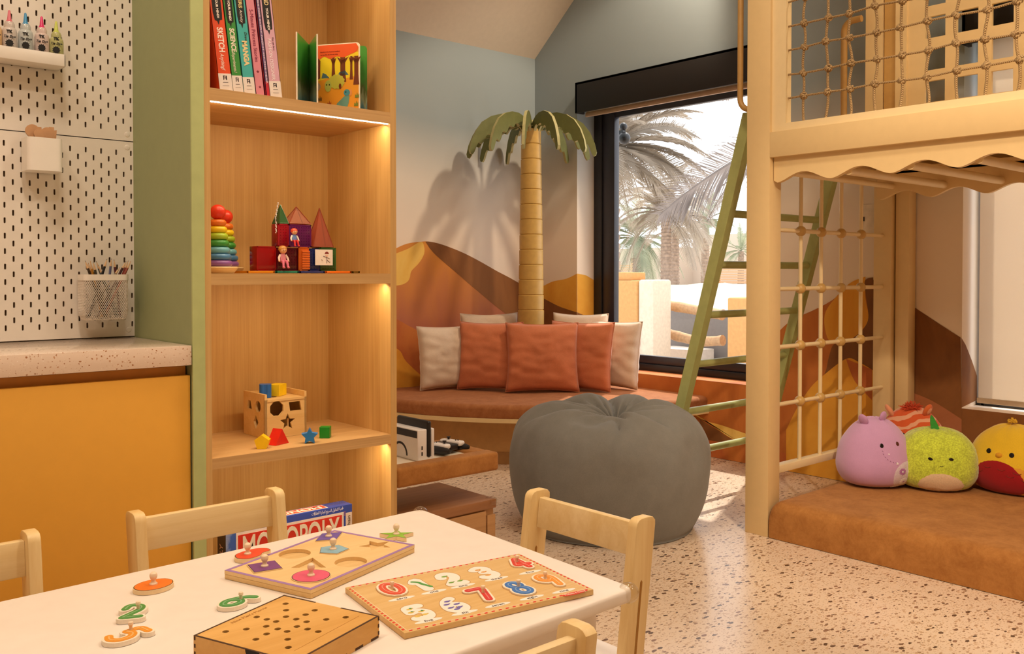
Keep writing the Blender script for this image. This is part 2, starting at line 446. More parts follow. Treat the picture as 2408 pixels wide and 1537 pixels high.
# painted dunes on the walls (thin paint layers, children of their wall)
def mural(pts, m, layer, x=None, y=None, parent=None, k=4, sharp=False):
    W = []
    for q in pts: W.append(at(q[0], q[1], x=x, y=y))
    if not sharp: W = [Vector(p) for p in smooth_pts([tuple(p) for p in W], k)]
    d = 0.0012 * layer
    W = [Vector((p.x - (d if x else 0), p.y - (d if y else 0), max(p.z, 0.002))) for p in W]
    return face_poly('painted_dune', W, m, parent)
def murseq(segs_, m, layer, x=None, y=None, parent=None):
    """segs_: list of (smooth?, pts) chained"""
    W = []
    for sm, pts in segs_:
        P = [tuple(at(a, b, x=x, y=y)) for a, b in pts]
        W += smooth_pts(P, 5) if sm else P
    d = 0.0012 * layer
    W = [Vector((p[0] - (d if x else 0), p[1] - (d if y else 0), max(p[2], 0.002))) for p in W]
    return face_poly('painted_dune', W, m, parent)
# back wall
murseq([(1, [(860, 640), (905, 600), (950, 575), (989, 568), (1011, 568), (1040, 575), (1084, 592), (1124, 612), (1168, 637), (1204, 656), (1230, 671), (1257, 687)]), (0, [(1257, 935), (860, 935)])], dune_tall('#b4684a', '#dd9034', 0.95, 1.55), 1, y=YB, parent=wb)
murseq([(1, [(860, 630), (905, 607), (933, 595), (960, 584), (989, 568), (997, 581), (996, 599), (984, 619), (967, 637), (963, 653), (955, 664), (933, 671), (860, 675)])], M_PALE, 2, y=YB, parent=wb)
murseq([(1, [(1000, 568), (1011, 568), (1040, 575), (1084, 592), (1124, 612), (1168, 637), (1204, 656), (1257, 687)]), (1, [(1257, 770), (1200, 745), (1130, 690), (1060, 630), (1020, 595), (1000, 568)])], M_BROWN, 2, y=YB, parent=wb)
murseq([(1, [(860, 715), (934, 751), (959, 765), (984, 780), (1030, 830), (1075, 880), (1110, 935)]), (0, [(860, 935)])], M_MID, 2, y=YB, parent=wb)
murseq([(1, [(860, 790), (934, 820), (955, 850), (1010, 900), (1060, 935)]), (0, [(860, 935)])], M_GOLD, 3, y=YB, parent=wb)
# window wall left part
murseq([(0, [(1260, 680)]), (1, [(1284, 669), (1302, 661), (1332, 655), (1357, 643)]), (0, [(1357, 870), (1260, 870)])], M_GOLD, 1, x=XW, parent=wr)
murseq([(0, [(1260, 690)]), (1, [(1284, 704), (1313, 719), (1335, 727), (1357, 734)]), (0, [(1357, 905), (1260, 905)])], M_BROWN, 2, x=XW, parent=wr)
# reveal of window 1 (plane y = W1 high side)
murseq([(0, [(1357, 643), (1378, 647), (1398, 659), (1399, 860), (1357, 840)])], M_GOLD, 1, y=W1[1], parent=wr)
murseq([(0, [(1357, 734), (1378, 743), (1399, 751), (1399, 860), (1357, 840)])], M_BROWN, 2, y=W1[1], parent=wr)
# below window 1, wall down to the floor
ZS = 0.455
def wpoly(P, m, layer):
    d = 0.0012 * layer
    return face_poly('painted_dune', [Vector((XW - d, a, b)) for a, b in P], m, wr)
def wsm(P, k=5): return smooth_pts(P, k)
wpoly([(4.86, ZS), (2.92, ZS), (2.92, 0.002), (4.86, 0.002)], M_ORANGE, 1)
murseq([(1, [(1560, 930), (1647, 983), (1700, 1000), (1757, 1020)]), (0, [(1800, 1035), (1800, 1075)]), (1, [(1757, 1044), (1720, 1030), (1690, 1010), (1640, 975), (1560, 925)])], M_PALE, 2, x=XW, parent=wr)
murseq([(0, [(1647, 985)]), (1, [(1690, 1012), (1720, 1032), (1745, 1042)]), (0, [(1700, 1042), (1640, 1035)])], M_BROWN, 3, x=XW, parent=wr)
link('painted_dune', [(XW - .001, W1[0], ZS + .0012), (4.654, W1[0], ZS + .0012), (4.654, W1[1], ZS + .0012), (XW - .001, W1[1], ZS + .0012)], [[0, 1, 2, 3]], M_MID, wr, smooth=False)
wpoly([(4.86, 0.10), (2.0, 0.10), (2.0, 0.002), (4.86, 0.002)], M_MID, 4)
# between the windows (seen through the climbing grid)
y1 = at(1763, 850, x=XW).y
murseq([(1, [(1790, 830), (1836, 775), (1869, 749), (1916, 728), (1958, 705), (1985, 680)]), (0, [(2054, 655)]), (0, [(2054, 960), (2054, 1160), (1780, 1100)])], M_ORANGE, 2, x=XW, parent=wr)
murseq([(1, [(2054, 652), (2040, 655), (2034, 665), (2038, 700), (2043, 747), (2029, 775), (2000, 798), (1963, 808), (1950, 840), (1944, 868), (1935, 890)]), (0, [(2000, 930), (2054, 960)])], M_BROWN, 4, x=XW, parent=wr)
murseq([(1, [(2036, 660), (2036, 700), (2043, 747), (2029, 775), (2000, 798), (1963, 806), (1945, 790), (1940, 740), (1965, 700), (2000, 665), (2036, 650)])], M_GOLD, 3, x=XW, parent=wr)
murseq([(1, [(1850, 1010), (1875, 960), (1907, 911), (1940, 880), (1991, 843), (2020, 850), (2054, 870)]), (0, [(2054, 1160), (1850, 1120)])], M_GOLD, 5, x=XW, parent=wr)
murseq([(1, [(1991, 843), (2000, 870), (2015, 900), (2052, 940)]), (0, [(2052, 868)])], M_MID, 6, x=XW, parent=wr)
# right of the back post
Z0 = 0.002
murseq([(1, [(2054, 658), (2121, 702), (2191, 749), (2259, 793)]), (0, [(2262, 965), (2262, 1180), (2054, 1165)])], M_BROWN, 2, x=XW, parent=wr)
murseq([(1, [(2054, 885), (2121, 913), (2191, 941), (2262, 985)]), (0, [(2262, 1180), (2054, 1160)])], M_RUST, 3, x=XW, parent=wr)
wpoly([(1.85, ZS), (0.0, ZS), (0.0, 0.002), (1.85, 0.002)], M_BROWN, 1)
murseq([(0, [(2260, 793)]), (1, [(2270, 810), (2285, 848), (2297, 884)]), (0, [(2297, 940), (2260, 958)])], M_BROWN, 1, y=W2[1], parent=wr)

# windows
def window(nm, y0, y1, slim=False):
    e = bpy.data.objects.new(nm, None); COL.objects.link(e); e.location = (4.70, (y0 + y1) / 2, 0.46); struct(e)
    top_ = boxg(4.655, 4.735, y0, y1, 2.22, 2.30, .004)
    if slim:
        fr = join(boxg(4.655, 4.735, y1 - 0.040, y1 - 0.024, 0.455, 2.30, .002), boxg(4.655, 4.735, y0, y0 + 0.02, 0.455, 2.30, .002), boxg(4.655, 4.735, y0, y1, 0.455, 0.475, .002), top_)
        link('window_frame', *fr, M_BLACK, e)
        box('glass', 4.693, 4.697, y0 + 0.02, y1, 0.475, 2.22, glass('window_glass', '#ffffff', 0.05), e)
        return e
    fr = join(boxg(4.655, 4.735, y1 - 0.075, y1, 0.455, 2.30, .004), boxg(4.655, 4.735, y0, y0 + 0.075, 0.455, 2.30, .004), boxg(4.655, 4.735, y0, y1, 0.455, 0.50, .004), top_)
    link('window_frame', *fr, M_BLACK, e)
    sh = join(boxg(4.665, 4.715, y1 - 0.185, y1 - 0.080, 0.50, 2.22, .004), boxg(4.675, 4.715, y0 + 0.075, y0 + 0.125, 0.50, 2.22, .004),
              boxg(4.675, 4.715, y0 + 0.1, y1 - 0.1, 0.50, 0.555, .004), boxg(4.675, 4.715, y0 + .1, y1 - .1, 2.17, 2.22, .004))
    link('window_sash', *sh, plain('#2b2830', 0.35, var=0.02), e)
    box('glass', 4.693, 4.697, y0 + 0.12, y1 - 0.12, 0.55, 2.18, glass('window_glass', '#ffffff', 0.05), e)
    return e
window('window_1', W1[0], W1[1]); window('window_2', W2[0], W2[1], True)
# black pelmets with roller blinds
M_BLIND = blindmat()
def pelmet(y0, y1, zb, label, low):
    t = thing('roller_blind', label, 'window blind', (4.43, (y0 + y1) / 2, 2.2))
    link('pelmet', *join(boxg(4.41, 4.425, y0, y1, zb, 2.39, .002), boxg(4.41, 4.487, y0, y0 + .015, zb, 2.39), boxg(4.41, 4.487, y1 - .015, y1, zb, 2.39), boxg(4.41, 4.487, y0, y1, 2.375, 2.39)), plain('#1a1514', 0.6, var=0.02), t)
    link('roller', *tubeg([(4.455, y0 + .03, 2.29), (4.455, y1 - .03, 2.29)], 0.028, 16), plain('#d8c6b0', 0.8), t)
    if low > 1.5:
        box('blind_cloth', 4.470, 4.472, y0 + .05, y1 - .05, low, 2.29, M_BLIND, t)
        box('hem_bar', 4.462, 4.480, y0 + .045, y1 - .045, low - 0.03, low, plain('#c4a68c', 0.5), t, bev=.003)
    return t
pelmet(2.86, 4.372, 2.185, 'black pelmet with its blind rolled up above the palm view window', 2.19)
t2 = thing('roller_blind', 'cream roller blind drawn down over the window behind the plush toys', 'window blind', (4.6, 1.1, 0.47))
link('pelmet', *join(boxg(4.41, 4.425, .3, 1.83, 2.17, 2.39, .002), boxg(4.41, 4.487, 1.815, 1.83, 2.17, 2.39), boxg(4.41, 4.487, .3, 1.83, 2.375, 2.39)), plain('#1a1514', 0.6, var=0.02), t2)
box('blind_cloth', 4.60, 4.602, .38, 1.815, 0.50, 2.36, M_BLIND, t2)
box('hem_bar', 4.592, 4.610, .38, 1.82, 0.475, 0.50, plain('#cdb79c', 0.5), t2, bev=.003)
# light switch plate beside the ladder
sp = at(2040, 515, x=XW)
s_ = thing('wall_switch', 'white switch plate on the wall behind the climbing grid', 'light switch', (XW - .002, sp.y, sp.z))
box('plate', XW - .008, XW - .0005, sp.y - .045, sp.y + .045, sp.z - .075, sp.z + .075, plain('#e8d9c4', .4), s_, bev=.003)
box('rocker', XW - .012, XW - .008, sp.y + .012, sp.y + .034, sp.z - .01, sp.z + .012, M_BLACK, s_)

# ------------------------------------------------------------------ storage wall: green side, yellow cupboard, worktop, pegboards
YF = 2.227
gp = thing('tall_side_panel', 'tall green side panel between pegboard and bookcase', 'panel', (0.912, 2.44, 0))
box('panel', 0.898, 0.928, YF + .002, 2.658, 0, 2.7, M_GREEN, gp)
box('front_edging', 0.8965, 0.9285, YF - .004, YF + .002, 0, 2.7, M_GREEN2, gp)
cb = thing('base_cupboard', 'yellow base cupboard below the speckled worktop', 'cupboard', (0.2, 2.44, 0))
box('body', -0.9, 0.893, 2.262, 2.655, 0.0, 0.868, plain('#c8862a', .5, var=.02), cb)
box('door', 0.0, 0.8945, 2.236, 2.258, 0.06, 0.846, M_YELLOW, cb, bev=.001)
box('door', -0.9, -0.004, 2.236, 2.258, 0.06, 0.846, M_YELLOW, cb, bev=.001)
box('toe_kick', -0.9, 0.893, 2.262, 2.28, 0.0, 0.058, M_YELLOW, cb)
M_TOP = terrazzo('terrazzo_worktop', '#e9d3c1', [(260, .33, .0, ['#f6e7da', '#d9bba4', '#eedccb']), (150, .36, .4, ['#b98b6c', '#c89c7c', '#a9744f'])], 90, .3, 0.12)
wt = tag(box('worktop', -0.95, 0.8955, YF, 2.645, 0.872, 0.921, M_TOP, bev=.0015), 'speckled pale terrazzo worktop above the yellow cupboard', 'worktop')

def pegboard(x0, z0, label, proto=None):
    W, Hh = 0.56, 0.548
    t = thing('pegboard', label, 'pegboard', (x0 + W / 2, 2.647, z0), group='white pegboard panels')
    V = []; F = []; D = 0.005
    def cell(cx, cz, hw, hh, hole=True):
        nonlocal V, F
        n = 12; outer = []; inner = []
        sw, sh = 0.0026, 0.0052
        for i in range(n):
            a = 2 * math.pi * (i + .5) / n; c, s = math.cos(a), math.sin(a)
            k = 1 / max(abs(c) / 1, abs(s) / 1)
            outer.append((cx + c * k * hw, cz + s * k * hh))
            inner.append((cx + sw * c, cz + sw * s + (sh if s > 0 else -sh)))
        # snap corners
        b = len(V)
        cor = {}
        V += [(p[0], 2.642, p[1]) for p in outer] + [(p[0], 2.642, p[1]) for p in inner] + [(p[0], 2.647, p[1]) for p in inner]
        for i in range(n):
            j = (i + 1) % n
            F.append([b + i, b + j, b + n + j, b + n + i]); F.append([b + n + i, b + n + j, b + 2 * n + j, b + 2 * n + i])
        for (q0, q1, sx, sz) in ((1, 1, 1, 1),):
            pass
        for i in range(n):
            j = (i + 1) % n; p, q = outer[i], outer[j]
            if abs(p[0] - q[0]) > 1e-6 and abs(p[1] - q[1]) > 1e-6:
                cx_ = p[0] if abs(abs(p[0] - cx) - hw) < 1e-6 else q[0]; cz_ = p[1] if abs(abs(p[1] - cz) - hh) < 1e-6 else q[1]
                V.append((cx_, 2.642, cz_)); F.append([b + i, len(V) - 1, b + j])
    def plate(xa, xb, za, zb):
        b = len(V); V.extend([(xa, 2.642, za), (xb, 2.642, za), (xb, 2.642, zb), (xa, 2.642, zb)]); F.append([b, b + 1, b + 2, b + 3])
    X0 = x0 + .01; ncol = 27
    plate(x0, X0, z0, z0 + Hh); plate(X0 + ncol * .02, x0 + W, z0, z0 + Hh)
    zb = z0 + .014
    plate(X0, X0 + ncol * .02, z0, zb); plate(X0, X0 + ncol * .02, zb + .52, z0 + Hh)
    for c in range(ncol):
        cx = X0 + .01 + c * .02
        if c % 2 == 0:
            for r in range(13): cell(cx, zb + .02 + r * .04, .01, .02)
        else:
            plate(cx - .01, cx + .01, zb, zb + .02)
            for r in range(12): cell(cx, zb + .04 + r * .04, .01, .02)
            plate(cx - .01, cx + .01, zb + .5, zb + .52)
    bd = link('board', V, F, M_WHITE, t, smooth=False)
    rim = join(boxg(x0 + .001, x0 + W - .001, 2.643, 2.648, z0, z0 + .002), boxg(x0, x0 + .0015, 2.642, 2.648, z0, z0 + Hh), boxg(x0 + W - .0015, x0 + W, 2.642, 2.648, z0, z0 + Hh), boxg(x0, x0 + W, 2.642, 2.648, z0 + Hh - .002, z0 + Hh))
    link('rim', *rim, M_WHITE, t)
    for (sx, sz) in ((x0 + W - .03, z0 + .018), (x0 + W - .03, z0 + Hh - .018), (x0 + .03, z0 + .018), (x0 + .03, z0 + Hh - .018)):
        link('screw_cap', *xf(latheg([(0.0001, .002), (.003, .002), (.0065, .0012), (.0075, 0)], (0, 0, 0), 20), Matrix.Translation((sx, 2.642, sz)) @ Matrix.Rotation(R(90), 4, 'X')), M_WHITE, t)
    return t
pegboard(0.352, 0.924, 'white slotted pegboard just above the worktop with the wire basket')
pegboard(0.352, 1.4723, 'upper white slotted pegboard carrying the bottle tray')
box_b = struct(box('slot_shade_backing_1', 0.3, 0.896, 2.652, 2.659, 0.922, 2.05, plain('#7a5a38', .9, var=.02)))  # dark board added behind the pegboard slots, its colour paints their shade

# bottle tray on the pegboard
tz = 1.640
tr = thing('bottle_tray', 'long white tray on the upper pegboard holding dye bottles', 'tray', (0.55, 2.60, tz))
link('tray', *join(boxg(0.42, 0.703, 2.570, 2.638, tz, tz + .005, .002), boxg(0.42, 0.703, 2.567, 2.573, tz, tz + .032, .0025), boxg(.697, .703, 2.567, 2.638, tz, tz + .032, .0025), boxg(0.42, 0.703, 2.632, 2.638, tz, tz + .032, .002)), M_WHITE, tr)
def bottle(x, body, cap, label, h=.075):
    h += .008
    t = thing('dye_bottle', label, 'bottle', (x, 2.603, tz + .0055), group='squeeze bottles on the pegboard tray')
    link('body', *latheg([(.0001, 0), (.0165, 0), (.0175, .002), (.0175, h * .82), (.016, h * .9), (.0125, h * .94), (.0125, h + .004), (.010, h + .010)], (x, 2.603, tz + .0055), 24), tinted(body, .88), t)
    link('nozzle', *latheg([(.0105, h + .009), (.0075, h + .012), (.0052, h + .016), (.0028, h + .038), (.0015, h + .040), (.0001, h + .0405)], (x, 2.603, tz + .0055), 16), plain(cap, .4), t)
    # printed label on the front (towards the room)
    d = Vector((-.0, -1, 0)); d = (Vector((0, 0, 0)) - Vector((x, 2.603, 0))).normalized(); rt_ = Vector((-d.y, d.x, 0)) * 1
    fr = Vector((x, 2.603, tz)) + d * .0181
    text('print', 'Tie Dye', fr + Vector((0, 0, .061)), rt_, (0, 0, 1), .0085, M_PURE, t, lift=.3, off=.0002)
    text('print', 'TK', fr + Vector((0, 0, .0735)), rt_, (0, 0, 1), .010, M_PURE, t, off=.0006)
    P = []
    for i in range(44):
        a = 2 * math.pi * i / 44; r = .0085 + (.0028 if i % 4 == 0 else 0)
        P.append(fr + d * .0002 + rt_ * math.cos(a) * r * .95 + Vector((0, 0, 0.0445 + math.sin(a) * r)))
    link('splash_print', P + [sum(P, Vector()) / 44], [[i, (i + 1) % 44, 44] for i in range(44)], M_PURE, t, smooth=False)
    return t
bxs = [at(px, 60, y=2.603).x for px in (-14, 22, 60, 98, 132)]
for x, b_, c_, lb, hh in zip(bxs, ('#f0c890', '#ddd2cc', '#c9cfcf', '#e3cdc6', '#c5c489'), ('#e08030', '#d56a78', '#3f8fc0', '#d8246c', '#c6cf5c'),
        ('amber squeeze bottle cut by the left edge of the photo', 'squeeze bottle with a pale red nozzle, on the tray', 'squeeze bottle with a blue nozzle, on the tray', 'squeeze bottle with a bright pink nozzle, on the tray', 'yellow green squeeze bottle at the right end of the tray'), (.078, .078, .078, .076, .070)):
    bottle(x, b_, c_, lb, hh)

# white cup with wooden shapes
cx0, cx1 = at(62, 360, y=2.575).x, at(146, 360, y=2.575).x
cz0, cz1 = at(100, 402, y=2.58).z, at(100, 325, y=2.58).z
cu = thing('pegboard_cup', 'square white cup of wooden shapes hooked on the pegboards', 'cup', ((cx0 + cx1) / 2, 2.60, cz0))
def rrect(x0, x1, y0, y1, r, n=6):
    P = []
    for (cx, cy, a0) in ((x1 - r, y1 - r, 0), (x0 + r, y1 - r, 90), (x0 + r, y0 + r, 180), (x1 - r, y0 + r, 270)):
        for i in range(n + 1):
            a = R(a0 + 90 * i / n); P.append((cx + r * math.cos(a), cy + r * math.sin(a)))
    return P
def cupg(x0, x1, y0, y1, z0, z1, r, th=.002, taper=0):
    O = rrect(x0, x1, y0, y1, r); I = rrect(x0 + th, x1 - th, y0 + th, y1 - th, max(r - th, .001)); n = len(O)
    cx, cy = (x0 + x1) / 2, (y0 + y1) / 2
    def tp(p, z): k = 1 - taper * (1 if z == z0 else 0); return (cx + (p[0] - cx) * k, cy + (p[1] - cy) * k, z)
    V = [tp(p, z0) for p in O] + [tp(p, z1) for p in O] + [tp(p, z1) for p in I] + [(tp(p, z0)[0], tp(p, z0)[1], z0 + th) for p in I]
    F = [list(range(n))[::-1], [3 * n + i for i in range(n)]]
    for a in range(3):
        for i in range(n): j = (i + 1) % n; F.append([a * n + i, a * n + j, (a + 1) * n + j, (a + 1) * n + i])
    return V, F
link('cup', *cupg(cx0, cx1, 2.562, 2.636, cz0, cz1, .014), plain('#f6f0e8', .35, var=.005), cu)
box('hook', cx0 + .02, cx1 - .02, 2.634, 2.6415, cz1 - .03, cz1 - .01, M_WHITE, cu)
for k, (dx, dy, zz, rr, sh) in enumerate(((.018, .595, .018, .017, 'o'), (.038, .61, .020, .012, 'p'), (.052, .588, .014, .016, 'o'), (.066, .605, .022, .014, 'p'), (.030, .58, .010, .013, 'o'))):
    pc = Vector((cx0 + .004 + dx, dy, 0)); pc = (cx0 + dx + .002, 2.0 + dy, cz1 + zz + .001)
    if sh == 'o': g = prismg([(pc[0] + rr * math.cos(a * .3307), pc[2] + rr * math.sin(a * .3307)) for a in range(19)], 'y', pc[1], pc[1] + .005)
    else: g = prismg([(pc[0] - rr * .7, pc[2] - .03), (pc[0] + rr * .7, pc[2] - .03), (pc[0] + rr * .9, pc[2] + .005), (pc[0] + rr * .45, pc[2] + .004), (pc[0] + rr * .4, pc[2] + .012), (pc[0] - rr * .4, pc[2] + .012), (pc[0] - rr * .45, pc[2] + .003), (pc[0] - rr * .9, pc[2] + .004)], 'y', pc[1], pc[1] + .005)
    tag(link('wooden_shape', *g, plain('#d2a074', .6, var=.05)), ['round wooden shape at the left in the white pegboard cup', 'notched wooden shape in the middle of the white pegboard cup', 'round wooden shape right of the middle in the white pegboard cup', 'notched wooden shape at the right in the white pegboard cup', 'round wooden shape in front in the white pegboard cup'][k], 'wooden shape', 'wooden shapes in the pegboard cup')

# wire basket of pencils
bx0, bx1 = at(197, 700, y=2.57).x, at(301, 700, y=2.57).x
bz0, bz1 = at(250, 750, y=2.585).z, at(250, 645, y=2.585).z
bk = thing('wire_basket', 'white wire mesh basket of pencils on the lower pegboard', 'basket', ((bx0 + bx1) / 2, 2.59, bz0))
by0, by1 = 2.558, 2.634
M_WIRE = plain('#e9ded2', .4, var=.0)
rim = cupg(bx0 - .001, bx1 + .001, by0 - .001, by1 + .001, bz1 - .016, bz1, .014, .0015)
rim = (rim[0], [f_ for f_ in rim[1] if len(f_) == 4]); link('rim', *rim, plain('#f6f0e8', .35, var=.005), bk)
def peri(u):
    P = rrect(bx0, bx1, by0, by1, .014, 5); P.append(P[0]); Ls = [0]
    for a, b_ in zip(P, P[1:]): Ls.append(Ls[-1] + math.dist(a, b_))
    s = (u % 1) * Ls[-1]
    for i in range(len(P) - 1):
        if Ls[i + 1] >= s:
            t = (s - Ls[i]) / max(Ls[i + 1] - Ls[i], 1e-9); return (P[i][0] + (P[i + 1][0] - P[i][0]) * t, P[i][1] + (P[i + 1][1] - P[i][1]) * t)
    return P[-1]
gs = []; NW = 72; hgt = bz1 - .014 - bz0; du = hgt * .62 / (2 * (bx1 - bx0 + by1 - by0))
for sgn in (1, -1):
    for i in range(NW):
        path = []
        for j in range(9):
            u = i / NW + sgn * du * j / 8; p = peri(u); zz = bz0 + hgt * j / 8
            k = 1 - .10 * max(0, 1 - j / 2) ** 2; cx, cy = (bx0 + bx1) / 2, (by0 + by1) / 2
            path.append((cx + (p[0] - cx) * k, cy + (p[1] - cy) * k, zz))
        gs.append(tubeg(path, .00062, 4, False))
tag(link('mesh_wire', *join(*gs), M_WIRE, bk, smooth=False), None, None)
bt = cupg(bx0 + .006, bx1 - .006, by0 + .006, by1 - .006, bz0 - .001, bz0 + .002, .010, .0008); link('basket_base', *bt, M_WIRE, bk)
pens = [(200, 612, 212, '#3b2a1c', 'dark brown'), (207, 617, 216, '#a8702c', 'light brown'), (212, 613, 219, '#c98a2a', 'golden yellow'), (219, 615, 226, '#4a463c', 'dark grey'),
        (226, 613, 238, '#26382f', 'dark green'), (231, 622, 240, '#5e6f70', 'grey blue'), (252, 608, 240, '#12181f', 'black'), (262, 607, 258, '#6b6f92', 'lavender blue'),
        (268, 609, 272, '#5a2430', 'wine red'), (283, 627, 270, '#8a7a64', 'grey brown'), (297, 613, 280, '#3a1012', 'dark maroon'), (302, 612, 288, '#7a2416', 'brick red'), (308, 613, 292, '#a05040', 'pale red')]
for k, (tx, ty, bx_, c_, nm) in enumerate(pens):
    yy = 2.575 + .045 * ((k * 37) % 10) / 10
    T = at(tx, ty, y=yy); B = at(bx_, 646, y=yy); d = (B - T).normalized(); Ln = (T.z - bz0 - .006) / -d.z; tail = T + d * Ln
    tail.x = min(max(tail.x, bx0 + .009), bx1 - .009); d = (tail - T).normalized()
    t = thing('pencil', nm + ' pencil sticking out of the wire basket', 'pencil', tuple(tail), group='pencils in the wire basket')
    link('barrel', *tubeg([tail, T - (-d) * .022], .0033, 6), plain(c_, .4), t)
    link('sharpened_wood', *tubeg([T + d * .022, T + d * .004], [.0033, .0010], 8), plain('#dcb68c', .6), t)
    link('lead', *tubeg([T + d * .005, T], [.0011, .0002], 6), plain(c_, .5), t)

# ------------------------------------------------------------------ bookcase
bc = thing('bookcase', 'tall oak bookcase with lit shelves of toys and books', 'bookcase', (1.22, 2.4, 0))
XL, XR, XO = 0.9465, 1.4855, 1.506
box('side_panel', 0.9295, XL, YF, 2.60, 0, 2.7, M_OAKV, bc)
box('side_panel', XR, XO, YF, 2.60, 0, 2.7, M_OAKV, bc)
box('back_panel', XL, XR, 2.585, 2.60, 0, 2.7, M_OAKV, bc)
SH = [(0.098, 0.128), (0.603, 0.631), (1.071, 1.100), (1.535, 1.567), (2.02, 2.05)]
M_LED = emis('#fff0cf', 9.0)
for z0, z1 in SH:
    s = box('shelf', XL, XR, YF, 2.585, z0, z1, M_OAKH, bc)
for i, (z0, z1) in enumerate(SH[1:]):
    yy = YF + .004 if i == 2 else YF + .020
    box('led_strip', XL + .002, XR - .004, yy, yy + .006, z0 - (.0022 if i >= 2 else .0002), z0 - .0001, M_LED, bc, label='glowing white light strip under the shelf')
    light('led_glow', 'AREA', ((XL + XR) / 2, YF + .022, z0 - .0026), 1.1, (1.0, 0.74, 0.42), (0.0, .35, -1), shape='RECTANGLE', size=.52, size_y=.012)
box('plinth', 0.9295, XO, YF + .02, YF + .035, 0, 0.098, M_OAKH, bc)
# ------------------------------------------------------------------ 2D plates with holes, strokes, knobs
def plateg(loops, h):
    """closed 2D loops (outer first, holes after) -> solid plate z 0..h"""
    cu = bpy.data.curves.new('p', 'CURVE'); cu.dimensions = '2D'; cu.fill_mode = 'BOTH'; cu.extrude = h / 2
    for lp in loops:
        s = cu.splines.new('POLY'); s.points.add(len(lp) - 1); s.use_cyclic_u = True
        for i, p in enumerate(lp): s.points[i].co = (p[0], p[1], 0, 1)
    o = bpy.data.objects.new('p', cu); COL.objects.link(o)
    me = bpy.data.meshes.new_from_object(o.evaluated_get(bpy.context.evaluated_depsgraph_get()))
    V = [Vector((v.co.x, v.co.y, v.co.z + h / 2)) for v in me.vertices]; F = [list(p.vertices) for p in me.polygons]
    bpy.data.objects.remove(o); bpy.data.curves.remove(cu); bpy.data.meshes.remove(me)
    return V, F
def circ(cx, cy, r, n=28, sx=1.0): return [(cx + r * sx * math.cos(2 * math.pi * i / n), cy + r * math.sin(2 * math.pi * i / n)) for i in range(n)]
def starp(cx, cy, r, k=.42, a0=90, n=5):
    return [(cx + (r if i % 2 == 0 else r * k) * math.cos(R(a0 + 180 * i / n)), cy + (r if i % 2 == 0 else r * k) * math.sin(R(a0 + 180 * i / n))) for i in range(2 * n)]
def ngon(cx, cy, r, n, a0=90): return [(cx + r * math.cos(R(a0 + 360 * i / n)), cy + r * math.sin(R(a0 + 360 * i / n))) for i in range(n)]
def strokeg(path, w, h0, h1, closed=False):
    """ribbon with round joins, solid between heights h0..h1 (2D path)"""
    P = [Vector((p[0], p[1])) for p in path]; P = [p for i, p in enumerate(P) if i == 0 or (p - P[i - 1]).length > 1e-6]
    # round the sharp corners
    if not closed:
        Q = [P[0]]
        for a, b, c in zip(P, P[1:], P[2:]):
            u, v = (a - b), (c - b)
            if u.angle(v) < 2.3:
                r = min(w * .5, u.length * .4, v.length * .4); s_, e_ = b + u.normalized() * r, b + v.normalized() * r
                for k in range(5): t = k / 4; Q.append(s_ * (1 - t) ** 2 + b * 2 * t * (1 - t) + e_ * t * t)
            else: Q.append(b)
        P = Q + [P[-1]]
    n = len(P); Lf = []; Rt = []
    for i, p in enumerate(P):
        d = (P[(i + 1) % n] - P[i - 1]) if closed else (P[min(i + 1, n - 1)] - P[max(i - 1, 0)])
        k = Vector((-d.y, d.x)).normalized() * w / 2; Lf.append(p + k); Rt.append(p - k)
    V = []; F = []; rise = 1.2e-4
    def lay_(pts, z): 
        b_ = len(V); V.extend([(q.x, q.y, z(i)) for i, q in enumerate(pts)]); return b_
    up = lambda i: h1 + rise * i / n
    a0 = lay_(Lf, up); b0 = lay_(Rt, up); a1 = lay_(Lf, lambda i: h0); b1 = lay_(Rt, lambda i: h0)
    m_ = n if closed else n - 1
    for i in range(m_):
        j = (i + 1) % n
        F += [[b0 + i, b0 + j, a0 + j, a0 + i], [a0 + i, a0 + j, a1 + j, a1 + i], [b1 + i, b1 + j, b0 + j, b0 + i]]
    if not closed:
        for idx, sgn in ((0, 1), (n - 1, -1)):
            c = P[idx]; k = (Lf[idx] - c); th0 = math.atan2(k.y, k.x); z = up(idx); arc = []
            for q in range(9): th = th0 + sgn * math.pi * q / 8; arc.append((c.x + w / 2 * math.cos(th), c.y + w / 2 * math.sin(th)))
            b_ = len(V); V.extend([(x, y, z) for x, y in arc]); V.extend([(x, y, h0) for x, y in arc])
            top = [b_ + q for q in range(9)]; F.append(top if sgn > 0 else top[::-1])
            for q in range(8): f = [b_ + q, b_ + 9 + q, b_ + 10 + q, b_ + q + 1]; F.append(f if sgn > 0 else f[::-1])
    return V, F
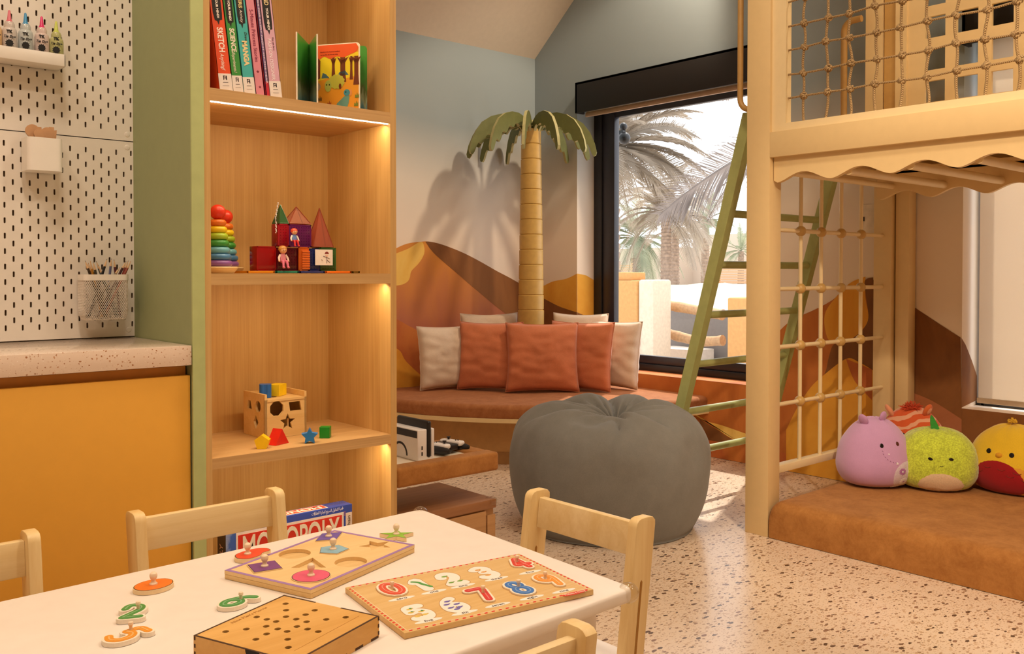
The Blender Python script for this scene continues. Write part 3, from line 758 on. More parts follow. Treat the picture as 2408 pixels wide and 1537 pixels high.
DIG = {
 '0': [([(.36 * math.cos(a * .3927), .5 + .44 * math.sin(a * .3927)) for a in range(16)], True)],
 '1': [([(-.2, .72), (.02, .95), (.02, .05)], False)],
 '2': [(smooth_pts([(-.30, .70), (-.18, .92), (.08, .96), (.30, .80), (.26, .56), (.0, .32), (-.30, .06)], 4) + [(.34, .06)], False)],
 '3': [(smooth_pts([(-.28, .84), (.0, .96), (.26, .82), (.2, .60), (-.02, .54), (.26, .44), (.30, .2), (.0, .04), (-.30, .16)], 4), False)],
 '4': [([(.12, .05), (.12, .95), (-.32, .32), (.34, .32)], False)],
 '5': [([(.30, .94), (-.22, .94)] + smooth_pts([(-.26, .56), (.06, .62), (.32, .44), (.28, .16), (.0, .04), (-.30, .12)], 4), False)],
 '6': [(smooth_pts([(.18, .96), (-.10, .80), (-.28, .50), (-.28, .22), (.0, .04), (.28, .20), (.26, .46), (.0, .56), (-.24, .42)], 4), False)],
 '7': [([(-.32, .93), (.32, .93), (-.06, .05)], False)],
 '8': [([(.25 * math.cos(a * .3927), .74 + .21 * math.sin(a * .3927)) for a in range(16)], True), ([(.30 * math.cos(a * .3927), .28 + .25 * math.sin(a * .3927)) for a in range(16)], True)],
 '9': [(smooth_pts([(.26, .62), (.0, .46), (-.26, .60), (-.24, .86), (.02, .97), (.28, .80), (.28, .5), (.14, .05)], 4), False)],
}
def digit(ch, s, w, h0, h1, sx=.66):
    G = []
    for n_, (path, cl) in enumerate(DIG[ch]):
        G.append(strokeg([(p[0] * s * sx, (p[1] - .5) * s) for p in path], w, h0, h1 + n_ * 1.5e-4, cl))
    return join(*G)
KN = [(.0068, 0), (.0068, .002), (.004, .0045), (.0036, .008), (.0058, .0115), (.0068, .0155), (.0058, .0195), (.003, .0218), (.0001, .0224)]
M_KNOB = plain('#f3dabc', .4, var=.03)
def frame_mat(o, right, up=None):
    r = Vector(right).normalized(); n = Vector((0, 0, 1)); u = n.cross(r)
    return Matrix.Translation(o) @ Matrix((r, u, n)).transposed().to_4x4()

# ------------------------------------------------------------------ books on the top shelf
ZB = 1.567; YBK = YF + .022; LEAN = R(6.7)
def book(px0, px1, col, label, h=.30, d=.17, dy=0.0):
    y = YBK + dy; x0 = at(px0, 208, y=y).x; x1 = at(px1, 208, y=y).x; wdt = (x1 - x0) / math.cos(LEAN) - .0006
    t = thing('book', label, 'book', (x0, y, ZB + .0006), group='paperbacks leaning on the top shelf', rot=(0, -LEAN, 0))
    m = plain(col, .35, var=.02)
    link('cover', *join(boxg(0, wdt, 0, .0012, 0, h), boxg(0, .0012, 0, d, 0, h), boxg(wdt - .0012, wdt, 0, d, 0, h)), m, t)
    link('pages', *boxg(.0013, wdt - .0013, .0013, d - .003, .002, h - .002), plain('#efe6d6', .8), t)
    return t, wdt
dn = (0, 0, -1); rx = (1, 0, 0)
def spine(t, s, x, z, size, col, width, **k): return text('spine_print', s, (x, -.0002, z), dn, rx, size, plain(col, .4, var=0), t, width=width, **k)
def hink(t, w_):
    link('spine_label', *boxg(0.0003, w_ - .0003, -.0004, 0, 0, .043), plain('#efe6e0', .4), t)
    link('publisher_mark', *join(boxg(w_ * .36, w_ * .42, -.0006, -.0004, .027, .038), boxg(w_ * .36, w_ * .52, -.0006, -.0004, .0355, .038), boxg(w_ * .55, w_ * .64, -.0006, -.0004, .027, .038), boxg(w_ * .40, w_ * .62, -.0006, -.0004, .031, .033), boxg(w_ * .3, w_ * .7, -.0006, -.0004, .020, .0213), boxg(w_ * .25, w_ * .75, -.0006, -.0004, .012, .0126)), plain('#3a2a30', .5), t)
def blackband(t, w_, z0, z1):
    c = w_ / 2; hw = w_ * .33
    pts = [(c - hw, z1), (c - hw * 1.05, z0 + .03), (c - hw * .8, z0 + .012), (c - hw * .3, z0 + .010), (c, z0), (c + hw * .3, z0 + .012), (c + hw * .9, z0 + .014), (c + hw, z0 + .03), (c + hw, z1)]
    link('title_band', *prismg(pts, 'y', -.0004, 0), plain('#17130f', .4), t)
t, w_ = book(517, 548.5, '#e8552c', 'orange red SKETCH paperback, leftmost with a white spine foot')
hink(t, w_); blackband(t, w_, .165, .298); spine(t, 'SKETCH', w_ * .5, .128, .021, '#fff3e8', .062, off=.0006); spine(t, 'Anything!', w_ * .46, .073, .014, '#fff3e8', .042, lift=.3)
spine(t, 'YOUR MIND!', w_ * .5, .208, .008, '#fff3e8', .052, off=.0003); spine(t, 'UNBIND', w_ * .5, .262, .018, '#f3c24a', .05, off=.0004)
t, w_ = book(549, 573.5, '#3f9440', 'green SCIENCE Experiments paperback between the orange and turquoise ones')
hink(t, w_); blackband(t, w_, .165, .298); spine(t, 'SCIENCE', w_ * .5, .133, .018, '#f7ecd6', .06, off=.0006); spine(t, 'Experiments!', w_ * .42, .077, .012, '#f7ecd6', .052, lift=.3)
spine(t, 'YOUR MIND!', w_ * .5, .208, .008, '#fff3e8', .052, off=.0003); spine(t, 'UNBIND', w_ * .5, .262, .018, '#f3d24a', .05, off=.0004)
t, w_ = book(574.5, 601.5, '#48b8b4', 'turquoise MANGA paperback in the middle of the leaning row')
hink(t, w_); blackband(t, w_, .168, .298); spine(t, 'Draw', w_ * .7, .148, .010, '#3a3020', .024, lift=.3); spine(t, 'MANGA', w_ * .5, .105, .019, '#f3d9a0', .064, off=.0009)
spine(t, 'BINDERS', w_ * .5, .250, .013, '#f0d890', .060, off=.0004); spine(t, 'Activity', w_ * .5, .200, .010, '#fff3e8', .034, lift=.3)
t, w_ = book(602.5, 623, '#e28f9f', 'pink 5-Minute Princess Stories book right of the turquoise one')
spine(t, '5-Minute Princess Stories', w_ * .5, .155, .014, '#8c2a50', .135); link('spine_ornament', *join(prismg(starp(w_ * .5, .255, .005), 'y', -.0004, 0), prismg(starp(w_ * .5, .062, .0045), 'y', -.0004, 0), prismg(starp(w_ * .55, .022, .004), 'y', -.0004, 0)), plain('#7c2038', .4), t)
t, w_ = book(623.8, 627.2, '#a81832', 'thin dark red book between the pink and mauve ones')
t, w_ = book(627.8, 635.2, '#9a7dae', 'thin mauve treasury book with tiny white capitals')
spine(t, 'STORIES FOR EVERY NIGHT OF THE YEAR', w_ * .5, .16, .006, '#f2e6ee', .25); link('spine_foot', *boxg(0.0001, w_ - .0001, -.0004, 0, 0, .04), plain('#c8283c', .4), t)
t, w_ = book(636, 664, '#e0afc2', 'pale pink FASHION DESIGNER paperback, rightmost of the leaning row')
hink(t, w_); blackband(t, w_, .165, .298); spine(t, 'FASHION DESIGNER', w_ * .42, .100, .013, '#f7e6ee', .108, off=.0003); spine(t, 'You can be a', w_ * .75, .142, .006, '#5a3040', .034, lift=.3)
spine(t, 'YOUR MIND!', w_ * .5, .205, .009, '#fff3e8', .058, off=.0003); spine(t, 'UNBIND', w_ * .5, .267, .017, '#f3d9a0', .052, off=.0004)
t, w_ = book(500, 511, '#5a1420', 'dark maroon book in the shadow left of the orange book', dy=.07)

# board books
def page(name, A, B, zt, m, parent, th=.003):
    """thick card page standing on the shelf between plan points A and B"""
    A = Vector((A[0], A[1])); B = Vector((B[0], B[1])); d = (B - A).normalized(); n = Vector((-d.y, d.x)) * th / 2
    L_ = (B - A).length; r = .010
    prof = [(0, ZB), (L_, ZB)] + [(L_ - r + r * math.cos(R(q)), zt - r + r * math.sin(R(q))) for q in (0, 30, 60, 90)] + [(0, zt)]
    V = []; k = len(prof)
    for sgn in (-1, 1):
        for (s, z) in prof: p = A + d * s + n * sgn; V.append((p.x, p.y, z))
    F = [list(range(k))[::-1], [k + i for i in range(k)]] + [[i, (i + 1) % k, k + (i + 1) % k, k + i] for i in range(k)]
    return link(name, V, F, m, parent)
q = at(697, 75, y=2.262); zt = q.z
qv = at(727, 106, z=zt); qb = at(745.5, 80, z=zt)
gb = thing('board_book', 'green board book standing open as a narrow V', 'book', (qv.x, qv.y, ZB))
def stripes(name, cols):
    m, t, b = nt(name)
    g = N(t, 'ShaderNodeNewGeometry'); s = N(t, 'ShaderNodeSeparateXYZ'); L(t, g.outputs['Position'], s.inputs[0])
    n = N(t, 'ShaderNodeTexNoise', i_Scale=55.0, i_Detail=3.0); mp = N(t, 'ShaderNodeMapping'); mp.inputs['Scale'].default_value = (2.5, 2.5, .35); L(t, g.outputs['Position'], mp.inputs[0]); L(t, mp.outputs[0], n.inputs['Vector'])
    a = N(t, 'ShaderNodeMath', operation='MULTIPLY_ADD'); L(t, n.outputs['Fac'], a.inputs[0]); a.inputs[1].default_value = .13; L(t, s.outputs[2], a.inputs[2])
    mr = N(t, 'ShaderNodeMapRange'); L(t, a.outputs[0], mr.inputs[0]); mr.inputs[1].default_value = ZB + .035; mr.inputs[2].default_value = zt + .035
    r = ramp(t, mr.outputs[0], [(k, hexc(c)) for k, c in cols]); L(t, r.outputs[0], b.inputs['Base Color']); b.inputs['Roughness'].default_value = .3
    return m
M_JUNG = stripes('jungle_print', [(0, '#2c5a72'), (.22, '#4e7f88'), (.35, '#8f9a78'), (.5, '#4f5a2c'), (.62, '#3f7a30'), (.8, '#3d8a35'), (1, '#4d9a3d')])
page('page', (q.x, q.y), (qv.x, qv.y), zt, M_JUNG, gb); page('page', (qb.x, qb.y), (qv.x, qv.y), zt, M_JUNG, gb)
for a in (q, qb): link('page_edge', *boxg(a.x - .0014, a.x + .0014, a.y - .0022, a.y + .0015, ZB, zt), plain('#f6ead4', .5), gb)
r1 = at(846, 99, y=2.258); zo = r1.z; l1 = at(741, 106.5, z=zo); r2 = at(863, 107, z=zo)
ob = thing('board_book', 'open dinosaur board book with an orange forest page', 'book', (l1.x, l1.y, ZB))
M_PAGE = plain('#f7a53a', .35, var=.01)
page('page', (l1.x, l1.y), (r1.x, r1.y), zo, plain('#f6ead4', .5), ob, .004)
page('page', (l1.x + .002, l1.y + .004), (r2.x, r2.y), zo - .001, M_JUNG, ob, .003)
def onpage(u, v, lay):
    A = Vector((l1.x, l1.y)); B = Vector((r1.x, r1.y)); d = (B - A); n = Vector((d.y, -d.x)).normalized(); p = A + d * u + n * (.0021 + .0002 * lay)
    return (p.x, p.y, ZB + (zo - ZB) * v)
def pic(pts, col, lay, nm='page_print'): return link(nm, [onpage(a, b_, lay) for a, b_ in pts], [list(range(len(pts)))], plain(col, .35, var=0), ob, smooth=False)
pic([(.0, 0), (.98, 0), (.98, .93), (.93, .985), (.0, .985)], '#f0a030', 1)
pic([(.0, .45), (.3, .5), (.6, .47), (.98, .52), (.98, .86), (0, .86)], '#f6d62e', 2)
for (u, w0, vb) in ((.42, .03, .5), (.63, .055, .43), (.82, .025, .46), (.93, .045, .38)):
    pic([(u - w0 * 1.5, vb), (u - w0, vb + .15), (u - w0, .8), (u + w0, .8), (u + w0, vb + .15), (u + w0 * 1.4, vb)], '#7a3a22', 3)
    pic([(u - w0 * .5, .68), (u - w0 * 2.4, .80), (u + w0 * .2, .75)], '#7a3a22', 3); pic([(u + w0 * .5, .68), (u + w0 * 2.4, .80), (u - w0 * .2, .75)], '#7a3a22', 3)
pic([(.15, .5), (.18, .58), (.25, .56), (.33, .5)], '#56707a', 3); pic([(.5, .52), (.56, .58), (.68, .6), (.76, .53)], '#56707a', 3)
pic(smooth_pts([(0, .80), (.1, .78), (.22, .82), (.34, .78), (.5, .81), (.65, .79), (.8, .83), (.92, .86), (.98, .92)], 3) + [(.93, .985), (0, .985)], '#f0602a', 4)
pic([(0, .47), (.12, .5), (.13, .76), (.08, .80), (0, .8)], '#7c2f22', 5)
def blob(cx, cy, rx_, ry, col, lay, n=20, k=0.0, f=9): return pic([(cx + rx_ * math.cos(a * 6.2832 / n) * (1 + k * (a % 2)), cy + ry * math.sin(a * 6.2832 / n) * (1 + k * (a % 2))) for a in range(n)], col, lay)
blob(.49, .44, .17, .10, '#c9c04a', 5, 24, .12); blob(.30, .38, .075, .085, '#b5b858', 6); blob(.57, .37, .03, .04, '#7a3a22', 6)
blob(.06, .38, .07, .06, '#b49a86', 5); blob(.27, .40, .012, .012, '#201810', 7); blob(.33, .40, .012, .012, '#201810', 7); blob(.05, .38, .013, .013, '#201810', 7)
pic([(.45, .03), (.5, .12), (.6, .18), (.66, .22), (.78, .22), (.76, .12), (.72, .04), (.66, .03), (.62, .08), (.56, .03)], '#6f9f92', 5); blob(.72, .27, .07, .05, '#4f96a4', 6); blob(.80, .27, .035, .05, '#e79a5a', 5); blob(.70, .28, .012, .012, '#201810', 7)
for (u, v, c_) in ((.18, .09, '#b0522a'), (.25, .04, '#b0522a'), (.10, .05, '#8a4428'), (.93, .10, '#7a8a38'), (.95, .22, '#7a8a38'), (.12, .2, '#7a5a28'), (.33, .12, '#b0522a')):
    pic([(u - .05, v - .03), (u - .045, v + .02), (u - .015, v), (u, v + .05), (u + .015, v), (u + .04, v + .03), (u + .04, v - .03)], c_, 6)
Apg = Vector(onpage(.02, .9, 5)); rtp = (Vector(onpage(1, .9, 5)) - Vector(onpage(0, .9, 5))).normalized()
text('page_text', "Every dino in Dino Forest has butterflies in", Vector(onpage(.35, .885, 5)), rtp, (0, 0, 1), .0048, plain('#8a2412', .5), ob, width=.062)
text('page_text', "but one dino has not very many.", Vector(onpage(.33, .845, 5)), rtp, (0, 0, 1), .0048, plain('#8a2412', .5), ob, width=.055)

# ------------------------------------------------------------------ stacking rainbow towers
def stacker(px, y, k, label):
    c = at(px, 636, y=y); z = 1.1006
    t = thing('stacking_tower', label, 'stacking toy', (c.x, y, z), group='rainbow stacking towers')
    s = k / 1000.0
    lathe('wooden_base', [(.0001, 0), (40 * s, 0), (49 * s, 12 * s), (50 * s, 15 * s), (48 * s, 17.5 * s), (.0001, 17.5 * s)], (c.x, y, z), M_BIRCHX, t, 40)
    zz = 17.5
    for (r, h, col) in ((36.5, 17, '#8c5ba0'), (34.5, 17, '#4a84b4'), (31, 18, '#6cb4c4'), (28.5, 18.5, '#3f9a40'), (26.5, 18, '#a8c832'), (23.5, 18, '#f3d220'), (21.5, 18, '#e87a28')):
        q_ = h * .46
        prof = [(.0001, 0)] + [(r - q_ + q_ * math.cos(R(a)), h / 2 + q_ * math.sin(R(a)) * 1.08) for a in range(-90, 91, 20)] + [(.0001, h)]
        lathe('ring', [(a * s if a > .01 else .0001, b_ * s) for a, b_ in prof], (c.x, y, z + zz * s), plain(col, .3, var=.03), t, 36, ang=60); zz += h
    ball('red_ball', (c.x, y, z + (zz + 19) * s), 20.5 * s, plain('#e23a24', .3, var=.03), t, 28)
    return t
stacker(513, 2.32, 1.0, 'front rainbow stacking tower with a red ball on top')
stacker(531, 2.49, 1.0, 'second rainbow stacking tower half hidden behind the front one')

# ------------------------------------------------------------------ magnetic tile castle
G_TILE = 'translucent magnetic tiles on the middle shelf'
YC = 2.33; ZC = 1.1006
def tx(px, y=YC): return at(px, 600, y=y).x
def tz_(py, y=YC, px=680): return at(px, py, y=y).z
def tilebox(px0, px1, py0, py1, col, label, y=YC, dep=.005, alpha=.8, grid=True, nm='magnetic_tile', z0=None):
    x0, x1 = tx(px0, y), tx(px1, y); zb = tz_(py1, y) if z0 is None else z0; zt_ = tz_(py0, y)
    zb = max(zb, ZC)
    t = thing(nm, label, 'magnetic tile', ((x0 + x1) / 2, y, zb), group=G_TILE)
    link('tile', *boxg(x0, x1, y, y + dep, zb, zt_, .0008), tinted(col, alpha), t)
    fr = []
    b_ = .003
    fr = join(boxg(x0, x1, y - .0006, y, zb, zb + b_), boxg(x0, x1, y - .0006, y, zt_ - b_, zt_), boxg(x0, x0 + b_, y - .0006, y, zb, zt_), boxg(x1 - b_, x1, y - .0006, y, zb, zt_))
    link('tile_frame', *fr, tinted(col, .95), t)
    if grid:
        g = []; n = max(2, int((x1 - x0) / .0075)); m_ = max(2, int((zt_ - zb) / .0075))
        for i in range(1, n):
            for j in range(1, m_): cx = x0 + (x1 - x0) * i / n; cz = zb + (zt_ - zb) * j / m_; g.append(boxg(cx - .0009, cx + .0009, y - .0008, y, cz - .0009, cz + .0009))
        if g: link('studs', *join(*g), tinted(col, .5), t, smooth=False)
    return t
zbase = tz_(634)
for (a, b_, col, lb) in ((572, 639, '#e0901c', 'flat amber tile at the left end of the castle floor'), (640, 695, '#2e8a72', 'flat teal tile in the castle floor'), (696, 756, '#343a74', 'flat navy tile in the castle floor'), (757, 818, '#f07c1e', 'flat orange tile in the castle floor'), (819, 838, '#7a5a1c', 'flat olive tile at the right end of the castle floor')):
    x0, x1 = tx(a), tx(b_)
    t = thing('magnetic_tile', lb, 'magnetic tile', ((x0 + x1) / 2, 2.36, ZC), group=G_TILE)
    dd = .065
    link('tile', *join(boxg(x0 + .0008, x1 - .0008, YC - .02, YC - .016, ZC, ZC + .0065, .0006), boxg(x0 + .0008, x1 - .0008, YC + dd - .004, YC + dd, ZC, ZC + .0065), boxg(x0 + .0008, x0 + .005, YC - .02, YC + dd, ZC, ZC + .0065), boxg(x1 - .005, x1 - .0008, YC - .02, YC + dd, ZC, ZC + .0065)), tinted(col, .9), t)
    link('window', *boxg(x0 + .004, x1 - .004, YC - .015, YC + dd - .005, ZC + .001, ZC + .005), tinted(col, .6), t)
ZT = ZC + .0068
tilebox(604, 649, 580, 633, '#a01014', 'plain dark red square tile at the left of the castle', dep=.045, alpha=.85, grid=False, z0=ZT)
tilebox(650, 704, 582, 633, '#5c0f1c', 'dark crimson lower wall tile behind the seated girl figure', dep=.05, alpha=.82, z0=ZT)
ob_ = tilebox(702, 726, 580, 633, '#d06018', 'orange brick patterned door tile in the castle', y=YC - .004, dep=.003, alpha=.95, grid=False, z0=ZT)
xa, xb = tx(708), tx(726)
link('brick_slats', *join(*[boxg(xa, xb, YC - .0075, YC - .0045, ZT + .004 + i * .0068, ZT + .0095 + i * .0068, .0006) for i in range(8)]), plain('#dd6a1e', .4), ob_)
tilebox(726, 752, 583, 633, '#1f2a66', 'navy blue wall tile right of the orange door', dep=.05, alpha=.85, z0=ZT)
tilebox(753, 790, 580, 633, '#3c6a34', 'dark green wall tile behind the picture card', dep=.05, alpha=.82, y=YC + .006, z0=ZT)
zm = tz_(580)
tilebox(654, 679, 527, 579, '#a81828', 'upright red tile in the upper left of the castle', dep=.04, z0=zm + .0006, y=YC + .012)
tilebox(680, 732, 527, 579, '#6a1c5e', 'purple upper wall tile behind the seated boy figure', dep=.04, z0=zm + .0006, y=YC + .012)
def spire(px0, px1, pyt, pyb, col, label, y=YC + .012, dep=.045, flat=0.0, alpha=.22):
    x0, x1 = tx(px0, y), tx(px1, y); zb = tz_(pyb, y) + .0008; zt_ = tz_(pyt, y); cx = (x0 + x1) / 2; cy = y + dep / 2
    t = thing('magnetic_spire', label, 'magnetic tile', (cx, cy, zb), group=G_TILE)
    B = [(x0, y, zb), (x1, y, zb), (x1, y + dep, zb), (x0, y + dep, zb)]; A_ = (cx + flat, cy, zt_)
    link('faces', B + [A_], [[0, 1, 4], [1, 2, 4], [2, 3, 4], [3, 0, 4], [3, 2, 1, 0]], tinted(col, alpha), t, smooth=False)
    link('edges', *join(*[tubeg([b_, A_], .0013, 5) for b_ in B], *[tubeg([B[i], B[(i + 1) % 4]], .0013, 5) for i in range(4)]), tinted('#a04a34' if col != '#3f6a40' else '#3f6a40', .8), t)
    return t
spire(658, 679, 481, 526, '#3f6a40', 'narrow dark green spire at the top left of the castle', alpha=.75)
spire(681, 731, 484, 525, '#f2c0a8', 'wide pale pink roof spire over the purple tile')
spire(737, 784, 484, 579, '#eaa288', 'tall pale pink spire on the right of the castle')
t = thing('bead_string', 'clear beaded string hanging at the left spire', 'bead string', (tx(655), YC + .008, tz_(560)))
link('beads', *join(*[ballg((tx(658 - (i * .5 if i < 14 else 5)) + .001 * math.sin(i * 2.1), YC + .009, tz_(478) - i * .0036), .0018 + .0005 * (i % 3 == 0), 7) for i in range(24)]), plain('#efe0ea', .15, var=.2), t, ang=80)
pc = thing('picture_card', 'small white card with a drawn running child', 'card', (tx(756), YC - .006, tz_(622)))
x0, x1, z0_, z1_ = tx(738), tx(779), tz_(623), tz_(585)
link('card', *boxg(x0, x1, YC - .008, YC - .0072, z0_, z1_), plain('#f4ece6', .4), pc)
cx = x0 + (x1 - x0) * .66; hh = z1_ - z0_
def cd(pts, col, nm='drawing'): return link(nm, [(cx + a * hh, YC - .0083, z0_ + b_ * hh) for a, b_ in pts], [list(range(len(pts)))], plain(col, .5, var=0), pc, smooth=False)
cd([(.15 * math.cos(a * .4), .72 + .15 * math.sin(a * .4)) for a in range(9)], '#8a3a38'); cd([(.12 * math.cos(a * .4), .66 + .11 * math.sin(a * .4)) for a in range(8, 16)], '#f0b8a0')
link('drawing', *join(*[tubeg([(cx + a * hh, YC - .0085, z0_ + b_ * hh), (cx + c_ * hh, YC - .0085, z0_ + d_ * hh)], .0006, 5) for a, b_, c_, d_ in ((-.02, .55, 0, .35), (0, .5, .2, .42), (-.02, .5, -.25, .58), (0, .35, -.02, .12), (0, .35, .18, .2), (.18, .2, .24, .22), (-.4, .35, -.3, .32))]), plain('#5a3038', .5), pc)
# two small seated play figures
def figure(px, pyb, s, hair, top, legs, sleeve, label, y):
    x = tx(px, y); z = tz_(pyb, y)
    t = thing('play_figure', label, 'toy figure', (x, y, z), group='seated play figures in the tile castle')
    u = s
    link('torso', *xf(latheg([(.0001, 0), (.36 * u, .02 * u), (.38 * u, .2 * u), (.30 * u, .7 * u), (.22 * u, .9 * u), (.0001, .92 * u)], (0, 0, 0), 16), Matrix.Translation((x, y, z + .25 * u)) @ Matrix.Diagonal((1, .7, 1, 1))), plain(top, .4), t)
    ball('head', (x, y - .05 * u, z + 1.52 * u), .40 * u, plain('#f0b88a', .4), t, 18, .95)
    lathe('hair', [(.43 * u, -.05 * u), (.45 * u, .1 * u), (.38 * u, .32 * u), (.2 * u, .44 * u), (.0001, .47 * u)], (x, y + .02 * u, z + 1.52 * u), plain(hair, .4), t, 18)
    for sg in (-1, 1):
        ball('eye', (x + sg * .13 * u, y - .43 * u, z + 1.5 * u), .035 * u, M_PURE, t, 8)
        link('arm', *tubeg([(x + sg * .30 * u, y, z + 1.02 * u), (x + sg * .48 * u, y - .08 * u, z + .7 * u), (x + sg * .52 * u, y - .22 * u, z + .42 * u)], [.12 * u, .12 * u, .09 * u], 9), plain(sleeve, .4), t)
        ball('hand', (x + sg * .52 * u, y - .25 * u, z + .36 * u), .10 * u, plain('#f0b88a', .4), t, 10)
        link('leg', *tubeg([(x + sg * .17 * u, y, z + .32 * u), (x + sg * .2 * u, y - .50 * u, z + .34 * u), (x + sg * .24 * u, y - .62 * u, z + .0 * u), (x + sg * .26 * u, y - .66 * u, z - .25 * u)], [.15 * u, .15 * u, .12 * u, .12 * u], 9), plain(legs, .4), t)
        ball('shoe', (x + sg * .26 * u, y - .74 * u, z - .30 * u), .15 * u, plain(legs, .4), t, 10, .7)
    return t
figure(665, 622, .0265, '#c88a3c', '#e08a98', '#d8708c', '#f0d8cc', 'seated girl play figure with blond hair and pink overalls', YC - .016)
figure(692, 572, .0215, '#e0522c', '#6c8fd0', '#cc2a2a', '#f4efe6', 'seated boy play figure with a red cap and blue top', YC - .012)

# ------------------------------------------------------------------ shape sorting box and blocks
zs = .6316
C0 = at(623, 1033, z=.631); CL = at(571, 1025, z=.631); CR = at(724, 1030, z=.631)
ang = R(.8); S = .132; hS = .126
so = thing('shape_sorter', 'birch shape sorting box with cut-out holes', 'shape sorter', (C0.x, C0.y, zs), rotz=ang)
def panel_holes(loops, th, M): g = plateg(loops, th); return xf(g, M)
rect = [(0, 0), (S, 0), (S, hS - .016), (0, hS - .016)]
# plane -> local mapping: front face: (u,v)->(u, 0.., v)
MF = Matrix(((1, 0, 0, 0), (0, 0, 1, 0), (0, 1, 0, 0), (0, 0, 0, 1)))
g = panel_holes([rect, ngon(S * .28, hS * .66, .0225, 8, 22.5), [(S * .57, hS * .78), (S * .84, hS * .78), (S * .88, hS * .57), (S * .60, hS * .57)], starp(S * .54, hS * .33, .025, .45)], .007, MF)
link('front_panel', *g, M_PLY, so, smooth=False)
ML = Matrix(((0, 0, 1, 0), (1, 0, 0, 0), (0, 1, 0, 0), (0, 0, 0, 1)))
rectL = [(0.007, 0), (S, 0), (S, hS), (.007, hS)]
g = panel_holes([rectL, circ(.042, hS * .70, .0165), [(.088, hS * .80), (.104, hS * .80), (.110, hS * .60), (.080, hS * .60)], [(.055, hS * .50), (.070, hS * .34), (.055, hS * .18), (.040, hS * .34)]], .007, ML)
link('side_panel', *g, M_PLY, so, smooth=False)
link('side_panel', *boxg(S - .007, S, .007, S, 0, hS), M_PLY, so); link('back_panel', *boxg(.007, S - .007, S - .007, S, 0, hS - .004), M_PLY, so)
link('bottom_panel', *boxg(.007, S - .007, .007, S - .007, 0, .006), M_PLY, so)
link('corner_post', *boxg(.0, .007, .0, .0072, 0, hS), M_PLY, so); link('corner_post', *boxg(S - .007, S, .0, .0072, 0, hS), M_PLY, so)
MT = Matrix.Translation((0, 0, hS - .0215))
g = xf(plateg([[(.008, -.002), (S - .008, -.002), (S - .008, S - .008), (.008, S - .008)], circ(.048, .05, .013)], .006), MT)
link('sliding_lid', *g, M_PLY, so, smooth=False)
link('inner_divider', *boxg(.075, .080, .01, S - .01, .006, .05), M_PLY, so)
def blk(nm, label, g, px, py, col, rz, zoff=0.0, y=None, cat='block'):
    p = at(px, py, z=zs + zoff)
    t = thing(nm, label, cat, (p.x, p.y, zs + zoff), rotz=rz, group='painted sorter blocks')
    link('block', *g, plain(col, .4, var=.04), t, smooth=False); return t
MY = Matrix(((1, 0, 0, 0), (0, 0, 1, 0), (0, 1, 0, 0), (0, 0, 0, 1)))
def up_prism(pts, d): # shape upright in xz, thickness along y
    return xf(plateg([pts], d), MY)
a_ = R(-22)
pent = ngon(0, .0165, .0205, 5, 90)
blk('sorter_block', 'yellow pentagon block lying in front of the sorter', up_prism([(x * 1.0, z) for x, z in pent], .026), 615, 1055, '#f2c80e', R(-38))
blk('sorter_block', 'red triangular prism block in front of the sorter', up_prism([(-.026, 0), (.026, 0), (0, .042)], .034), 664, 1044, '#dd2414', R(20))
st = [(x, z - min(q_[1] for q_ in starp(0, 0, .023, .52))) for x, z in starp(0, 0, .023, .52)]
blk('sorter_block', 'blue star block standing right of the red prism', up_prism(st, .024), 728, 1042, '#2a7cc2', R(-30))
blk('sorter_block', 'green square block at the right end of the row', boxg(-.0145, .0145, 0, .028, 0, .0315, .0012), 763, 1030, '#168a22', R(-40))
ztop = zs + hS + .0006 - .0155
# quatrefoil (blue) and parallelogram (yellow) on the lid
cl = []
for k in range(4):
    for j in range(-3, 4):
        a = R(90 * k + 25 * j); cl.append((.0105 * math.cos(R(90 * k)) + .0095 * math.cos(a), .0105 * math.sin(R(90 * k)) + .0095 * math.sin(a)))
def onlid(u, v, g, label, col, rz):
    p = Matrix.Rotation(ang, 3, 'Z') @ Vector((u, v, 0)); t = thing('sorter_block', label, 'block', (C0.x + p.x, C0.y + p.y, ztop), rotz=ang + rz, group='painted sorter blocks')
    link('block', *g, plain(col, .4, var=.04), t, smooth=False)
onlid(.030, .055, plateg([cl], .038), 'blue clover block on top of the sorter', '#2462b4', .3)
onlid(.075, .068, boxg(-.022, .022, -.018, .018, 0, .034, .001), 'yellow slanted block on top of the sorter', '#f5cf16', .6)

# ------------------------------------------------------------------ board game box
mx0, mx1 = at(531, 1240, y=2.262).x, at(828, 1182, y=2.262).x; mzt = at(828, 1184, y=2.262).z
zb_ = .1285
mo = thing('board_game', 'blue and red property trading board game box on the bottom shelf', 'board game', ((mx0 + mx1) / 2, 2.29, zb_))
MYG = 2.262
def bluebox():
    m, t, b = nt('game_box_print')
    g = N(t, 'ShaderNodeNewGeometry'); s = N(t, 'ShaderNodeSeparateXYZ'); L(t, g.outputs['Position'], s.inputs[0])
    n = N(t, 'ShaderNodeTexNoise', i_Scale=16.0, i_Detail=4.0); L(t, g.outputs['Position'], n.inputs['Vector'])
    mr = N(t, 'ShaderNodeMapRange'); L(t, s.outputs[0], mr.inputs[0]); mr.inputs[1].default_value = mx0 + .01; mr.inputs[2].default_value = mx0 + .07; mr.inputs[3].default_value = 1; mr.inputs[4].default_value = 0
    r = ramp(t, n.outputs['Fac'], [(.42, hexc('#3a5fae')), (.62, hexc('#c9d0dc'))])
    mx = N(t, 'ShaderNodeMix', data_type='RGBA'); L(t, mr.outputs[0], mx.inputs[0]); mx.inputs[6].default_value = hexc('#33479c'); L(t, r.outputs[0], mx.inputs[7])
    L(t, mx.outputs[2], b.inputs['Base Color']); b.inputs['Roughness'].default_value = .25; return m
